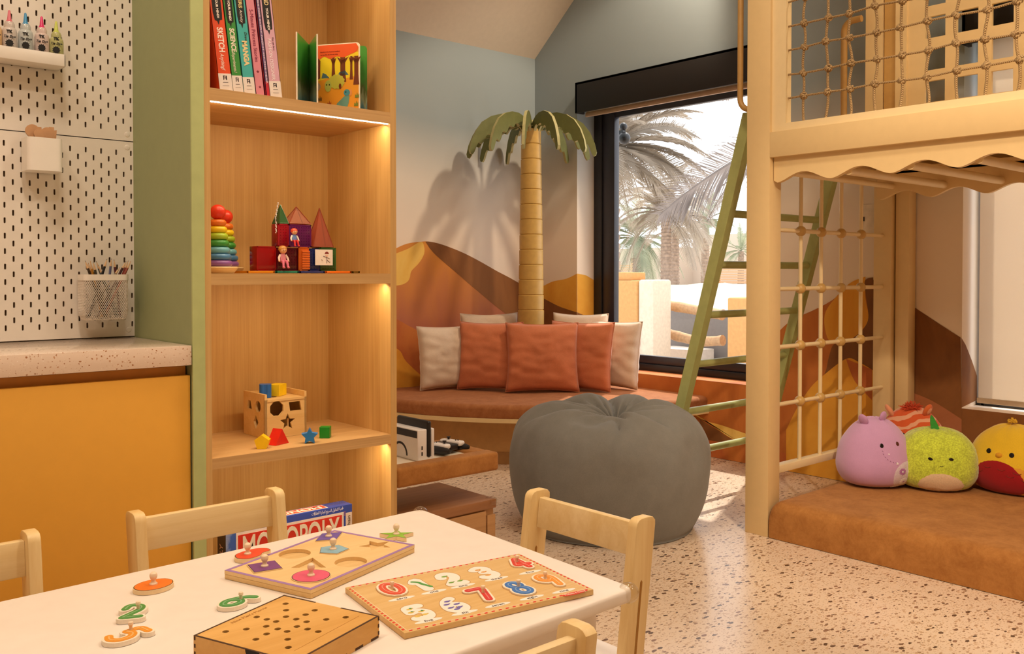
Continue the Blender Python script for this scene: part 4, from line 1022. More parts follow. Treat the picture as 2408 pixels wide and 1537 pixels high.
link('box', *boxg(mx0, mx1, MYG, MYG + .052, zb_, mzt, .0008), bluebox(), mo)
link('side_print', *boxg(mx0 - .0006, mx0, MYG + .001, MYG + .051, zb_, mzt - .001), plain('#2a2024', .4), mo)
def mz(px, py): return at(px, py, y=MYG)
pa, pb_ = mz(555, 1252), mz(808, 1206)
pz = (pa.z + pb_.z) / 2 + .001
ph = .135
def fr_(x0, x1, z0, z1, lay, m, nm): return link(nm, *boxg(x0, x1, MYG - .0005 * lay, MYG, z0, z1), m, mo)
fr_(pa.x, pb_.x, pz - ph, pz, 1, plain('#f3e9e2', .35), 'panel_border')
fr_(pa.x + .005, pb_.x - .006, pz - ph + .005, pz - .007, 2, plain('#d9301c', .3, var=.02), 'red_panel')
text('logo_letters', 'MONOPOLY', ((pa.x + pb_.x) / 2, MYG - .001, pz - .050), (1, 0, 0), (0, 0, 1), .098, plain('#f1ead8', .35), mo, width=(pb_.x - pa.x) * .90, off=.0014, ext=.0006)
zl = pz + .011
text('small_print', 'Fast-Dealing Property Trading Game', ((mz(608, 1243)).x, MYG - .0003, zl), (1, 0, 0), (0, 0, 1), .013, plain('#e8e4f0', .4), mo, width=.13)
ar = '\u0644\u0639\u0628\u0629 \u0627\u0644\u062a\u062f\u0627\u0648\u0644 \u0627\u0644\u0633\u0631\u064a\u0639 \u0644\u062a\u062c\u0627\u0631\u0629 \u0627\u0644\u0639\u0642\u0627\u0631\u0627\u062a'
# presentation forms, already in visual order
pf = '\ufe95\ufe8d\ufead\ufe8e\ufed8\ufecc\ufedf\ufe8d \ufe93\ufead\ufe8e\ufea0\ufe98\ufedf \ufeca\ufef3\ufeae\ufeb4\ufedf\ufe8d \ufedd\ufeed\ufe8d\ufeaa\ufe98\ufedf\ufe8d \ufe94\ufe92\ufecc\ufedf'
text('small_print', pf, (mz(770, 1208).x, MYG - .0003, zl), (1, 0, 0), (0, 0, 1), .012, plain('#e8e4f0', .4), mo, width=.098)
for px_ in (556, 739, 806): link('star_print', *prismg(starp(mz(px_, 1220).x, zl, .0032), 'y', MYG - .0004, MYG), plain('#e8e4f0', .4), mo)
lx0, lx1 = mz(813, 1215).x, mx1 - .001
fr_(lx0, lx1, zb_ + .03, pz - .004, 1, plain('#ead9cc', .4), 'white_label')
text('side_word', 'dhain', ((lx0 + lx1) / 2, MYG - .0007, pz - .03), (0, 0, 1), (-1, 0, 0), .014, plain('#4a3a38', .4), mo, width=.035)
fr_(pb_.x + .001, lx0 - .001, pz - .012, pz + .002, 1, plain('#7a5a9a', .4), 'tiny_print')
# top face lettering (read from behind, so it appears upside down)
ta, tb = mx0 + .05, at(766, 1195, y=MYG).x + .012
link('top_panel', *boxg(ta, tb, MYG + .008, MYG + .046, mzt, mzt + .0004), plain('#f0e4dc', .35), mo)
link('top_panel_red', *boxg(ta + .003, tb - .003, MYG + .011, MYG + .043, mzt, mzt + .0007), plain('#d9402c', .35), mo)
text('logo_letters', 'MONOPOLY', ((ta + tb) / 2, MYG + .027, mzt + .0008), (-1, 0, 0), (0, -1, 0), .030, plain('#f6efe4', .35), mo, width=(tb - ta) * .9, off=.0005)
text('side_print_word', 'MONOPOLY', (mx0 - .0008, MYG + .026, mzt - .11), (0, 0, 1), (0, 1, 0), .026, plain('#c9a090', .35), mo, width=.12)
# ------------------------------------------------------------------ curved corner bench
BC = Vector((XW, YB)); RB = 1.53
def quarter(r, z0, z1, name, m, parent, rnd=0.0, gap=.002, inner=None):
    n = 40; arc = [(BC.x - gap - r * math.sin(a * math.pi / 2 / n), BC.y - gap - r * math.cos(a * math.pi / 2 / n)) for a in range(n + 1)]
    pts = arc + [(BC.x - gap, BC.y - gap)]
    if rnd <= 0: return link(name, *prismg(pts, 'z', z0, z1), m, parent)
    V = []; F = []; rings = []
    for (dr, z) in [(0, z0 + .001)] + [(-rnd + rnd * math.cos(R(q)), z1 - rnd * .8 + rnd * .8 * math.sin(R(q))) for q in range(0, 91, 15)]:
        ring = []
        rr = r + dr - (.0 if z > z0 + .01 else .006)
        for k in range(n + 1):
            a = k * math.pi / 2 / n
            ring.append(len(V)); V.append((BC.x - gap - rr * math.sin(a), BC.y - gap - rr * math.cos(a), z + (.004 * noise.noise(Vector((a * 5, z * 8, 1))))))
        rings.append(ring)
    for fr in (.8, .6, .4, .2):
        ring = []
        for k in range(n + 1):
            a = k * math.pi / 2 / n; ring.append(len(V)); rr = (r - rnd) * fr
            x, y = BC.x - gap - rr * math.sin(a), BC.y - gap - rr * math.cos(a)
            V.append((x, y, z1 + .004 + .006 * noise.noise(Vector((x * 4, y * 4, 0)))))
        rings.append(ring)
    c = len(V); V.append((BC.x - gap, BC.y - gap, z1 + .004))
    for a, b_ in zip(rings, rings[1:]):
        for k in range(n): F.append([a[k], a[k + 1], b_[k + 1], b_[k]])
    for k in range(n): F.append([rings[-1][k], rings[-1][k + 1], c])
    F.append([i for i in rings[0]][::-1] + [])
    return link(name, V, F, m, parent, ang=60)
bn = thing('corner_bench', 'curved built-in corner bench below the palm cut-out', 'bench', (BC.x - .5, BC.y - .5, 0))
quarter(RB + .012, .262, .284, 'seat_board', M_CREAM, bn)
quarter(RB - .14, .0, .262, 'base', plain('#b98a50', .6, var=.03), bn)
quarter(RB - .135, .0, .07, 'kick_strip', plain('#9c6f3c', .6, var=.03), bn)
cu_ = tag(quarter(RB, .285, .362, 'bench_cushion', M_SUEDE, None, rnd=.035), 'brown suede quarter-round cushion on the corner bench', 'seat cushion')

# ------------------------------------------------------------------ throw pillows
def pillowg(w, h, d, seed):
    n = 30; V = []; F = []
    for side in (1, -1):
        for j in range(n + 1):
            for i in range(n + 1):
                u = -1 + 2 * i / n; v = -1 + 2 * j / n
                e = max(0, (1 - u * u)) ** .5 * max(0, (1 - v * v)) ** .5
                px = u * w / 2 * (1 - .065 * (1 - v * v) ** 1.0 * abs(u) ** 1.5) ; pz = v * h / 2 * (1 - .065 * (1 - u * u) * abs(v) ** 1.5)
                rad = max(abs(u), abs(v))
                wr = noise.noise(Vector((u * 2.4 + seed, v * 5, side))) * .010 * e + noise.noise(Vector((u * 9 + seed, v * 9, side * 3))) * .0035 * e
                crease = .007 * math.sin(v * 16 + seed + 2.2 * noise.noise(Vector((u * 2, v * 2, seed)))) * (abs(u) ** 5) * e * 2
                V.append((px, side * (d / 2 * e ** .72 + (wr + crease) * 1.0), pz))
    N_ = (n + 1) ** 2
    for s in (0, 1):
        for j in range(n):
            for i in range(n):
                a = s * N_ + j * (n + 1) + i; q = [a, a + 1, a + n + 2, a + n + 1]; F.append(q if s == 0 else q[::-1])
    bm = bmesh.new(); vs = [bm.verts.new(v) for v in V]
    for f in F: bm.faces.new([vs[i] for i in f])
    bmesh.ops.remove_doubles(bm, verts=bm.verts, dist=.0004); bm.verts.index_update(); return bm_out(bm)
M_TERRA = fabric('#c87650', scale=500, var=.10); M_LINEN = fabric('#d9c3ad', scale=500, var=.08)
def pillow(px, py, dep, yawdeg, lean, m, label, grp, w=.43, h=.43, d=.15, seed=1, z0=.372, roll=0):
    dd = _fw * 1.0 + _rt * ((px - 1204) / FPX); x, y = dd.x * dep, dd.y * dep
    t = thing('throw_pillow', label, 'pillow', (x, y, z0), rot=(R(lean), R(roll), R(yawdeg)), group=grp)
    V, F = pillowg(w, h, d, seed); V = [(v[0], v[1], v[2] + h / 2) for v in V]
    link('pillow_body', V, F, m, t, ang=80)
    seam = []
    for u, v in [(a / 12, -1) for a in range(-12, 12)] + [(1, a / 12) for a in range(-12, 12)] + [(-a / 12, 1) for a in range(-12, 12)] + [(-1, -a / 12) for a in range(-12, 12)]:
        seam.append((u * w / 2 * (1 - .065 * (1 - v * v) * abs(u) ** 1.5), 0, v * h / 2 * (1 - .065 * (1 - u * u) * abs(v) ** 1.5) + h / 2))
    link('seam', *tubeg(seam, .0022, 5, closed=True), m, t)
    return t
GT, GL_ = 'terracotta pillows on the corner bench', 'beige pillows on the corner bench'
# yaw: -41.3 faces the camera
pillow(1056, 0, 5.76, -12, -8, M_LINEN, 'beige pillow at the left end of the row', GL_, w=.40, h=.40, seed=1)
pillow(1156, 0, 5.99, -22, -7, M_LINEN, 'beige pillow behind the left terracotta pillow', GL_, w=.40, h=.47, seed=2)
pillow(1150, 0, 5.70, -50, -11, M_TERRA, 'left terracotta pillow beside the central one', GT, w=.41, h=.43, seed=3)
pillow(1276, 0, 5.60, -40, -11, M_TERRA, 'central terracotta pillow in front of the palm trunk', GT, w=.455, h=.43, seed=4)
pillow(1360, 0, 5.70, -74, -8, M_TERRA, 'right terracotta pillow turned towards the window', GT, w=.45, h=.43, seed=5)
pillow(1360, 0, 5.98, -62, -7, M_LINEN, 'beige pillow behind the right terracotta pillow', GL_, w=.38, h=.47, seed=6)
pillow(1434, 0, 5.82, -82, -8, M_LINEN, 'beige pillow at the right end by the window', GL_, w=.42, h=.43, seed=7)

# ------------------------------------------------------------------ palm tree cut-out
pt = Vector((4.05, 4.42))
pm = thing('palm_tree', 'painted wooden palm tree standing in the corner', 'palm decoration', (pt.x, pt.y, .366))
n_ = 17; prof = []
z0, z1 = .37, 2.045
for i in range(n_):
    za = z0 + (z1 - z0) * i / n_; zb2 = z0 + (z1 - z0) * (i + 1) / n_; r = .092 - .030 * (i / n_)
    g_ = .0045
    prof += [(r - .005, za), (r + .0005, za + g_), (r + .0005, zb2 - g_ * 1.2), (r - .005, zb2 - .0005)]
prof = [(.0001, z0)] + prof + [(.0001, z1)]
lathe('trunk', prof, (pt.x, pt.y, 0), plain('#c7a054', .45, var=.03), pm, 40, ang=25)
FR = [(.0, .0), (.03, .055), (.075, .095), (.13, .118), (.20, .118), (.27, .090), (.33, .035), (.375, -.04), (.405, -.12), (.418, -.185), (.412, -.21), (.398, -.215), (.385, -.195), (.37, -.15), (.358, -.125), (.335, -.135), (.322, -.12), (.305, -.075), (.288, -.062), (.262, -.07), (.250, -.055), (.236, -.022), (.218, -.012), (.192, -.022), (.178, -.008), (.165, .014), (.145, .018), (.120, .004), (.106, .006), (.092, .018), (.07, .008), (.05, -.03), (.0, -.035)]
M_FROND = plain('#6f7340', .6, var=.04); M_FEDGE = plain('#b3ac78', .6, var=.03)
FR = [(r, z * (.70 if z > 0 else .88)) for r, z in FR]
for k in range(12):
    a = R(k * 30 + 11); d2 = Vector((math.cos(a), math.sin(a))); nn = Vector((-d2.y, d2.x)) * .009
    V = []; m_ = len(FR)
    for s in (-1, 1):
        for (r, z) in FR: V.append((pt.x + d2.x * (r + .012) + nn.x * s, pt.y + d2.y * (r + .012) + nn.y * s, 2.05 + z))
    me_faces = [list(range(m_))[::-1], [m_ + i for i in range(m_)]] + [[i, (i + 1) % m_, m_ + (i + 1) % m_, m_ + i] for i in range(m_)]
    o = link('frond', V, me_faces, [M_FROND, M_FEDGE], pm, smooth=False)
    for i, p in enumerate(o.data.polygons): p.material_index = 0 if i < 2 else 1
lathe('hub', [(.0001, 0), (.03, 0), (.05, .012), (.05, .022), (.0001, .022)], (pt.x, pt.y, 2.046), M_FROND, pm, 24)

# ------------------------------------------------------------------ game console bench
zc0, zc1 = .40, .466
cb2 = thing('low_cabinet', 'low wooden cabinet with a recessed drawer beside the bookcase', 'cabinet', (1.82, 2.7, 0))
CX1, CY0, CY1 = 2.088, 2.462, 2.80
M_CAB = wood('#c29464', '#a97c4c', 'x', .5, 60)
box('top', 1.56, CX1, CY0, CY1, .268, .30, wood('#a9774f', '#8c5d3a', 'x', .45, 60), cb2, bev=.002)
box('body', 1.56, CX1 - .004, CY0 + .012, CY1 - .004, 0, .268, M_CAB, cb2)
box('drawer_front', 1.565, CX1 - .045, CY0 + .002, CY0 + .012, .02, .262, M_CAB, cb2, bev=.001)
box('side_stile', CX1 - .038, CX1 - .002, CY0 + .002, CY0 + .014, .0, .245, M_CAB, cb2, bev=.001)
box('plinth_block', 1.56, 1.62, CY0 + .12, CY1 - .05, .30, .398, M_CAB, cb2)
link('corner_guard', *xf(boxg(-.03, .004, -.004, .03, -.022, .004, .006, 3), Matrix.Translation((CX1, CY0, .30))), M_CLEAR, cb2, label='clear plastic corner guard')
db = thing('padded_shelf', 'low padded shelf edged in brown suede carrying the games console', 'padded shelf', (1.82, 2.7, zc0))
box('shelf_board', 1.56, CX1 - .02, CY0 + .02, CY1 - .01, zc0 - .0015, zc1 - .012, plain('#efe2cc', .4, var=.01), db)
link('front_pad', *boxg(1.665, CX1 + .012, CY0 - .004, CY0 + .068, zc0, zc1, .012, 4), M_SUEDE2, db, ang=60)
link('side_pad', *boxg(CX1 - .062, CX1 + .010, CY0 + .060, CY1, zc0 + .001, zc1 - .0005, .012, 4), M_SUEDE2, db, ang=60)
link('back_pad', *boxg(1.70, CX1 - .055, CY1 - .06, CY1, zc0 + .001, zc1 - .001, .012, 4), M_SUEDE2, db, ang=60)
zt2 = zc1 - .0115
dk = thing('console_dock', 'white games console dock with a black handheld slotted in', 'game console', (1.855, 2.66, zt2))
DX0, DX1, DY0, DY1 = 1.812, 1.884, 2.553, 2.735
M_DOCK = plain('#efe9e6', .35, var=.005)
link('dock_front', *boxg(DX0, DX0 + .040, DY0, DY1, zt2, zt2 + .108, .004, 3), M_DOCK, dk)
link('dock_back', *boxg(DX0 + .058, DX1, DY0, DY1, zt2, zt2 + .108, .004, 3), M_DOCK, dk)
box('dock_base', DX0 + .002, DX1 - .002, DY0 + .001, DY1 - .001, zt2, zt2 + .012, M_DOCK, dk)
link('handheld', *boxg(DX0 + .0405, DX0 + .0575, DY0 - .003, DY1 + .006, zt2 + .008, zt2 + .135, .007, 4), M_BLACK, dk)
box('vent_band', DX0 - .0006, DX0, DY0 + .003, DY1 - .003, zt2 + .080, zt2 + .104, M_BLACK, dk)
link('cable_cutout', *xf(prismg([(.045 * math.cos(R(a)), .045 * math.sin(R(a))) for a in range(0, 181, 10)] + [(.037 * math.cos(R(a)), .037 * math.sin(R(a))) for a in range(180, -1, -10)], 'x', -.0008, 0), Matrix.Translation((DX0, DY0 + .105, zt2 + .012))), M_BLACK, dk)
for zz in (.018, .038): box('port', DX0 + .016, DX0 + .021, DY0 - .0006, DY0, zt2 + zz, zt2 + zz + .013, M_BLACK, dk)
gp_ = thing('game_controller', 'white and black game controller grip beside the console dock', 'game controller', (1.985, 2.62, zt2), rotz=R(12))
def cap(x0, x1, y0, y1, z0, z1, b_): return boxg(x0, x1, y0, y1, z0, z1, b_, 4)
link('centre_grip', *cap(-.022, .022, -.04, .05, .012, .034, .005), M_BLACK, gp_)
for sg in (-1, 1):
    link('stick_controller', *cap(sg * .039 - .016, sg * .039 + .016, -.045, .055, .022, .040, .008), M_DOCK, gp_)
    link('handle', *xf(latheg([(.0001, -.045), (.012, -.043), (.018, -.02), (.017, .02), (.010, .045), (.0001, .048)], (0, 0, 0), 18), Matrix.Translation((sg * .052, -.015, .017)) @ Matrix.Rotation(R(90), 4, 'X') @ Matrix.Diagonal((1, .85, 1, 1))), M_BLACK, gp_)
    link('thumb_stick', *latheg([(.004, 0), (.004, .006), (.0075, .008), (.0075, .0105), (.0001, .0105)], (sg * .037, .022 * sg - .002, .040), 18), M_BLACK, gp_)
    for (dx, dy) in ((.006, 0), (-.006, 0), (0, .006), (0, -.006)):
        ball('button', (sg * .039 + dx, -.018 * sg + dy, .0403), .0026, M_BLACK, gp_, 8)

# ------------------------------------------------------------------ bean bag
bb = Vector((2.945, 2.71))
bg_ = thing('bean_bag', 'large grey bean bag on the terrazzo floor', 'bean bag', (bb.x, bb.y, 0), rotz=R(-41))
prof = smooth_pts([(.0001, .440), (.012, .432), (.022, .442), (.035, .458), (.07, .478), (.13, .500), (.20, .512), (.27, .510), (.34, .492), (.395, .448), (.425, .38), (.437, .29), (.434, .20), (.418, .12), (.392, .055), (.365, .012), (.33, .001), (.0001, .001)], 5)
PH = [(11, .0), (17, 1.7), (7, .6)]
def bfold(r, z, t, f):
    w_ = math.exp(-((r - .07) / .12) ** 2) if z > .38 else 0
    tt = t + .5 * noise.noise(Vector((math.cos(t) * 1.3, math.sin(t) * 1.3, r * 2)))
    s = (2 * abs(math.sin(5.5 * tt)) ** .5 - 1.3) + .6 * (2 * abs(math.sin(8.5 * tt + 1.7)) ** .5 - 1.3)
    w_ = math.exp(-((r - .085) / .11) ** 2) if z > .38 else 0
    zz = z + .024 * w_ * s * min(1, r / .03)
    ln_ = math.exp(-((r - .24) / .11) ** 2) if z > .36 else 0
    zz += .030 * ln_ * (2 * abs(math.sin(3.5 * tt + .4)) ** .45 - 1.3)
    w2 = math.exp(-((r - .25) / .12) ** 2) if z > .36 else 0
    zz += .010 * w2 * noise.noise(Vector((math.cos(t) * 3.4, math.sin(t) * 3.4, r * 2)))
    # vertical drape creases
    side = math.exp(-((z - .40) / .12) ** 2) if r > .3 else 0
    rr = r + .022 * side * noise.noise(Vector((math.cos(t) * 4.5, math.sin(t) * 4.5, z * 3))) + .010 * noise.noise(Vector((math.cos(t) * 1.6 * r * 3, math.sin(t) * 1.6 * r * 3, z * 4 + 5))) * (1 if r > .1 else 0)
    rr *= 1 + .02 * math.cos(2 * t)
    if z < .03: zz = z
    return rr, zz
V, F = latheg(prof, (0, 0, 0), 160, bfold)
def bb_shift(v):
    k = max(0, min(1, (v[2] - .36) / .10)); rr = math.hypot(v[0], v[1]); c = max(0, 1 - rr / .43)
    return (v[0] + .02 * k * c, v[1] - .085 * k * c ** .8, v[2] + .030 * k * (v[1] / .43))
V = [bb_shift((v[0] * .975, v[1] * .975, v[2])) for v in V]
M_BEAN = fabric('#807f7a', scale=420, var=.06, big=14)
link('bag', V, F, M_BEAN, bg_, ang=80)
sm = []
for i in range(30):
    a = R(-118 + i * .2); k = i / 29 * (len(prof) - 40) + 6; p0 = prof[int(k)]; rr, zz = bfold(p0[0], p0[1], a, 0)
    sm.append((rr * 1.002 * math.cos(a), rr * 1.002 * math.sin(a), zz + .001))


# ------------------------------------------------------------------ loft play frame
lf = thing('loft_play_frame', 'cream loft play frame with posts, rope net and monkey bars', 'play frame', (3.85, 1.2, 0))
PX0, PX1, PY0, PY1 = 3.296, 3.383, 2.136, 2.247
YE = -1.2
box('post', PX0, PX1, PY0, PY1, 0, 3.2, M_CREAM, lf, bev=.002)
box('post', 4.375, 4.46, 2.145, 2.235, 0, 3.2, M_CREAM, lf, bev=.002)
box('post', 4.405, 4.478, 2.07, 2.137, 0, 3.2, M_CREAM, lf, bev=.002)
box('post', PX0, PX1, YE, YE + .11, 0, 3.2, M_CREAM, lf, bev=.002); box('post', 4.375, 4.46, YE, YE + .11, 0, 3.2, M_CREAM, lf, bev=.002)
box('beam', PX0 + .0005, PX1, YE + .11, PY0, 1.58, 1.684, M_CREAM, lf, bev=.001)
box('beam', 4.375, 4.46, YE + .11, PY0, 1.58, 1.72, M_CREAM, lf, bev=.001)
box('beam', PX1, 4.375, PY0 + .02, PY0 + .09, 1.60, 1.72, M_CREAM, lf, bev=.001)
box('deck', PX1, 4.37, YE + .1, PY0 + .1, 1.69, 1.71, M_CREAM, lf)
# net frame
link('net_frame', *join(boxg(PX0 + .016, PX0 + .055, YE + .11, PY0, 1.684, 1.716), boxg(PX0 + .016, PX0 + .055, PY0 - .064, PY0, 1.716, 3.1), boxg(PX0 + .016, PX0 + .055, YE + .11, PY0, 2.55, 2.60)), M_CREAM2, lf)
# scalloped valances
def wave(x0, x1, name, ysh=0.0, top=1.581, lo=1.476, hi=1.514):
    pts = [(PY0 - .004, top)]; y = PY0 - .004
    pts.append((PY0 - .004, lo + .01)); n = 0
    yy = PY0 - .02
    while yy > YE + .12:
        ph = (2.121 + ysh - yy) / .2445
        z = lo + (hi - lo) * (.5 - .5 * math.cos(2 * math.pi * ph)) ** .85
        pts.append((yy, z)); yy -= .012
    pts.append((yy, top))
    prism(name, pts, 'x', x0, x1, M_CREAM, lf)
wave(3.322, 3.346, 'valance'); wave(4.20, 4.224, 'valance', .0, 1.581, 1.452, 1.490)
box('valance_rail', 4.20, 4.37, YE + .1, PY0, 1.57, 1.60, M_CREAM, lf)
for k in range(12):
    y = 1.815 - .2445 * k
    tube('monkey_bar', [(3.346, y, 1.502), (4.20, y, 1.502)], .017, M_CREAM2, lf, 16)
tube('monkey_bar', [(3.346, 2.055, 1.512), (4.20, 2.055, 1.512)], .013, M_CREAM2, lf, 16)
# climbing grid between the front and back posts
GY = 2.19
zr = [at(1882, q, y=GY).z for q in (543, 678, 811, 942)]
xr = [3.626, 3.798, 3.975, 4.163]
box('grid_rail', PX1, 4.375, GY - .02, GY + .022, .243, .275, M_CREAM2, lf, bev=.002)
box('grid_rail', PX1, 4.375, GY - .016, GY + .016, 1.535, 1.562, M_CREAM2, lf, bev=.002)
for z in zr: tube('grid_rod', [(PX1, GY, z), (4.375, GY, z)], .0095, M_CREAM2, lf, 12)
for x in xr: tube('grid_rod', [(x, GY, .275), (x, GY, 1.535)], .0088, M_CREAM2, lf, 12)
for z in zr:
    for x in xr: ball('joint_ball', (x, GY, z), .0235, M_BEAD, lf, 20)
# inner lattice panel at the window side
LX0, LX1 = 4.25, 4.268
cols_ = [(1.929, 1.837), (1.787, 1.693), (1.636, 1.546), (1.49, 1.40), (1.345, 1.253), (1.198, 1.106)]
outer = [(2.015, 1.72), (2.015, 2.62), (1.05, 2.62), (1.05, 1.72)]
loops = [outer]
for (ya, yb_) in cols_:
    for k in range(6):
        zc = 1.722 + .146 * k if k else 1.722 + .003; zb3 = 1.745 + .148 * k - (.0 if k else 0); loops.append([(ya, zb3), (ya, zb3 + .098), (yb_, zb3 + .098), (yb_, zb3)])
MXm = Matrix(((0, 0, 1, LX0), (1, 0, 0, 0), (0, 1, 0, 0), (0, 0, 0, 1)))
link('lattice_panel', *xf(plateg(loops, LX1 - LX0), MXm), M_CREAM, lf, smooth=False)
box('lattice_post', 4.24, 4.30, 2.13, 2.215, 1.72, 3.0, M_CREAM, lf); box('lattice_post', 4.25, 4.31, 2.07, 2.125, 1.72, 3.0, plain('#c79a55', .5, var=.02), lf); box('lattice_post', 4.24, 4.29, 2.012, 2.066, 1.72, 3.0, M_CREAM, lf)
# grab rails at the ladder exit
def rail(x, zlo, zhi, py, out):
    P = [(x, py, zhi)] + [(x, py + out * math.sin(R(a)) if a < 90 else py + out, zhi) for a in ()]
    r = .05; L_ = []
    for a in range(0, 91, 15): L_.append((x, py + out - r + r * math.sin(R(a)), zhi - r + r * math.cos(R(a))))
    for a in range(0, 91, 15): L_.append((x, py + out - r + r * math.cos(R(a)), zlo + r - r * math.sin(R(a))))
    return [(x, py, zhi)] + L_ + [(x, py, zlo)]
tube('grab_rail', rail(3.335, 1.80, 2.75, 2.246, .062), .0125, M_OCHRE, lf, 14)
tube('grab_rail', rail(4.20, 1.74, 2.335, 2.215, .09), .016, M_OCHRE, lf, 14)

# rope net: hung in the front opening; knots at the crossings
def ropem():
    m, t, b = nt('jute_rope')
    w_ = N(t, 'ShaderNodeTexWave', i_Scale=95.0, i_Distortion=1.5); w_.bands_direction = 'DIAGONAL'; L(t, coords(t, obj=False), w_.inputs['Vector'])
    r = ramp(t, w_.outputs['Fac'], [(.2, hexc('#7d603c')), (.8, hexc('#c4a474'))]); L(t, r.outputs[0], b.inputs['Base Color']); b.inputs['Roughness'].default_value = .95
    bump(t, b, w_.outputs['Fac'], .6, .003); return m
M_ROPE = ropem()
XN = 3.330
rn = thing('rope_net', 'knotted jute rope net across the loft front', 'rope net', (XN, 1.4, 1.70))
ny = [2.001 - .1005 * k for k in range(22)]; nz = [1.819, 1.916, 2.015, 2.112, 2.211, 2.31, 2.41, 2.51]
def jit(i, j, s=.009): return Vector((0, s * noise.noise(Vector((i * 1.7, j * 2.3, 1.1))) * 1.6, s * noise.noise(Vector((i * 2.1, j * 1.3, 7.1))) * 1.3))
def kn(i, j): return Vector((XN, ny[i], nz[j])) + jit(i, j)
rw = random.Random(3)
for i in range(len(ny)):
    pts = [(XN, ny[i] + .012 * noise.noise(Vector((i, 0, 9))), 1.717)] + [tuple(kn(i, j)) for j in range(len(nz))] + [(XN, ny[i], 2.55)]
    P = smooth_pts(pts, 4); P = [(p[0] + .002 * math.sin(k), p[1] + .004 * math.sin(k * .8 + i * 2), p[2]) for k, p in enumerate(P)]
    tube('vertical_rope', P, .0052, M_ROPE, rn, 8)
for j in range(len(nz)):
    pts = [(XN, PY0 - .062, nz[j] + .0)] + [tuple(kn(i, j)) for i in range(len(ny))] + [(XN, ny[-1] - .1, nz[j])]
    tube('horizontal_rope', smooth_pts(pts, 3), .0042, M_ROPE, rn, 8)
cnt = 0
for i in range(12):
    for j in range(7):
        p = kn(i, j); g = []
        a0 = rw.random() * 3
        for q_ in range(3):
            ax = Vector((math.cos(a0 + q_ * 1.1) * .4 + .4, math.sin(a0 + q_ * 1.9), math.cos(a0 * 2 + q_ * 2.3))).normalized(); b1 = ax.orthogonal().normalized(); b2 = ax.cross(b1)
            g.append(tubeg([p + (b1 * math.cos(s * .785) + b2 * math.sin(s * .785)) * .0115 for s in range(8)], .0060, 6, closed=True))
        link('knot', *join(*g), M_ROPE, rn, ang=70)

# ------------------------------------------------------------------ green ladder leaning on the loft
ld = thing('ladder', 'sage green wooden ladder leaning against the loft', 'ladder', (3.8, 2.6, 0))
LA = Vector((0, 2.318, 1.757)); LB = Vector((0, 2.679, .45)); sl = (LB.y - LA.y) / (LA.z - LB.z)
def ly(z): return LA.y + (LA.z - z) * sl
XLa, XLb = 3.41, 4.20
def railb(x0, x1):
    dy = .026; z0, z1 = .0, 1.80
    a, b_ = ly(z0), ly(z1)
    V = [(x, y, z) for x in (x0, x1) for (y, z) in ((a - dy, z0), (a + dy, z0), (b_ + dy, z1), (b_ - dy, z1))]
    return V, [[3, 2, 1, 0], [4, 5, 6, 7], [0, 1, 5, 4], [1, 2, 6, 5], [2, 3, 7, 6], [3, 0, 4, 7]]
link('ladder_rail', *railb(XLa - .022, XLa + .022), M_LADDER, ld, smooth=False); link('ladder_rail', *railb(XLb - .022, XLb + .022), M_LADDER, ld, smooth=False)
for px_, py_ in ((1740, 500), (1708, 622), (1675, 741), (1645, 858), (1618, 972)):
    z = at(px_, py_, x=XLa).z; tube('rung', [(XLa, ly(z), z), (XLb, ly(z), z)], .0175, M_LADDER, ld, 16)
zz_ = at(1668, 1066, x=XLa + .15).z
for z in (.235,): tube('rung', [(XLa, ly(z), z), (XLb, ly(z), z)], .0175, M_LADDER, ld, 16)

# ------------------------------------------------------------------ suede floor mat
mt_v = []; MXA, MXB, MYA, MYB = 3.292, 4.485, YE + .12, 2.128
def matg():
    n = 46; m_ = 24; Z = .155; V = []; F = []
    xs = [MXA + (MXB - MXA) * i / m_ for i in range(m_ + 1)]; ys_ = [MYA + (MYB - MYA) * j / n for j in range(n + 1)]
    def edge(d): return 0 if d > .05 else .045 * (1 - math.sqrt(max(0, 1 - (1 - d / .05) ** 2)))
    xs = [MXA, MXA + .004, MXA + .012, MXA + .025, MXA + .045] + [x for x in xs if x > MXA + .07]
    ys_ = [y for y in ys_ if y < MYB - .07] + [MYB - .045, MYB - .025, MYB - .012, MYB - .004, MYB]
    g = []
    for y in ys_:
        row = []
        for x in xs:
            z = Z - edge(x - MXA) - edge(MYB - y) * .8 + .006 * noise.noise(Vector((x * 3, y * 3, 2)))
            row.append(len(V)); V.append((x, y, z))
        g.append(row)
    for a, b_ in zip(g, g[1:]):
        for i in range(len(xs) - 1): F.append([a[i], a[i + 1], b_[i + 1], b_[i]])
    # skirts
    def skirt(idx):
        base = []
        for k in idx: base.append(len(V)); V.append((V[k][0], V[k][1], .002))
        for i in range(len(idx) - 1): F.append([idx[i], idx[i + 1], base[i + 1], base[i]])
    skirt([r[0] for r in g]); skirt(g[-1]); skirt([r[-1] for r in g][::-1]); skirt(g[0][::-1])
    return V, F
mm_ = link('floor_mat', *matg(), M_SUEDE2, None, ang=70); tag(mm_, 'thick brown suede floor mat under the loft', 'mat')

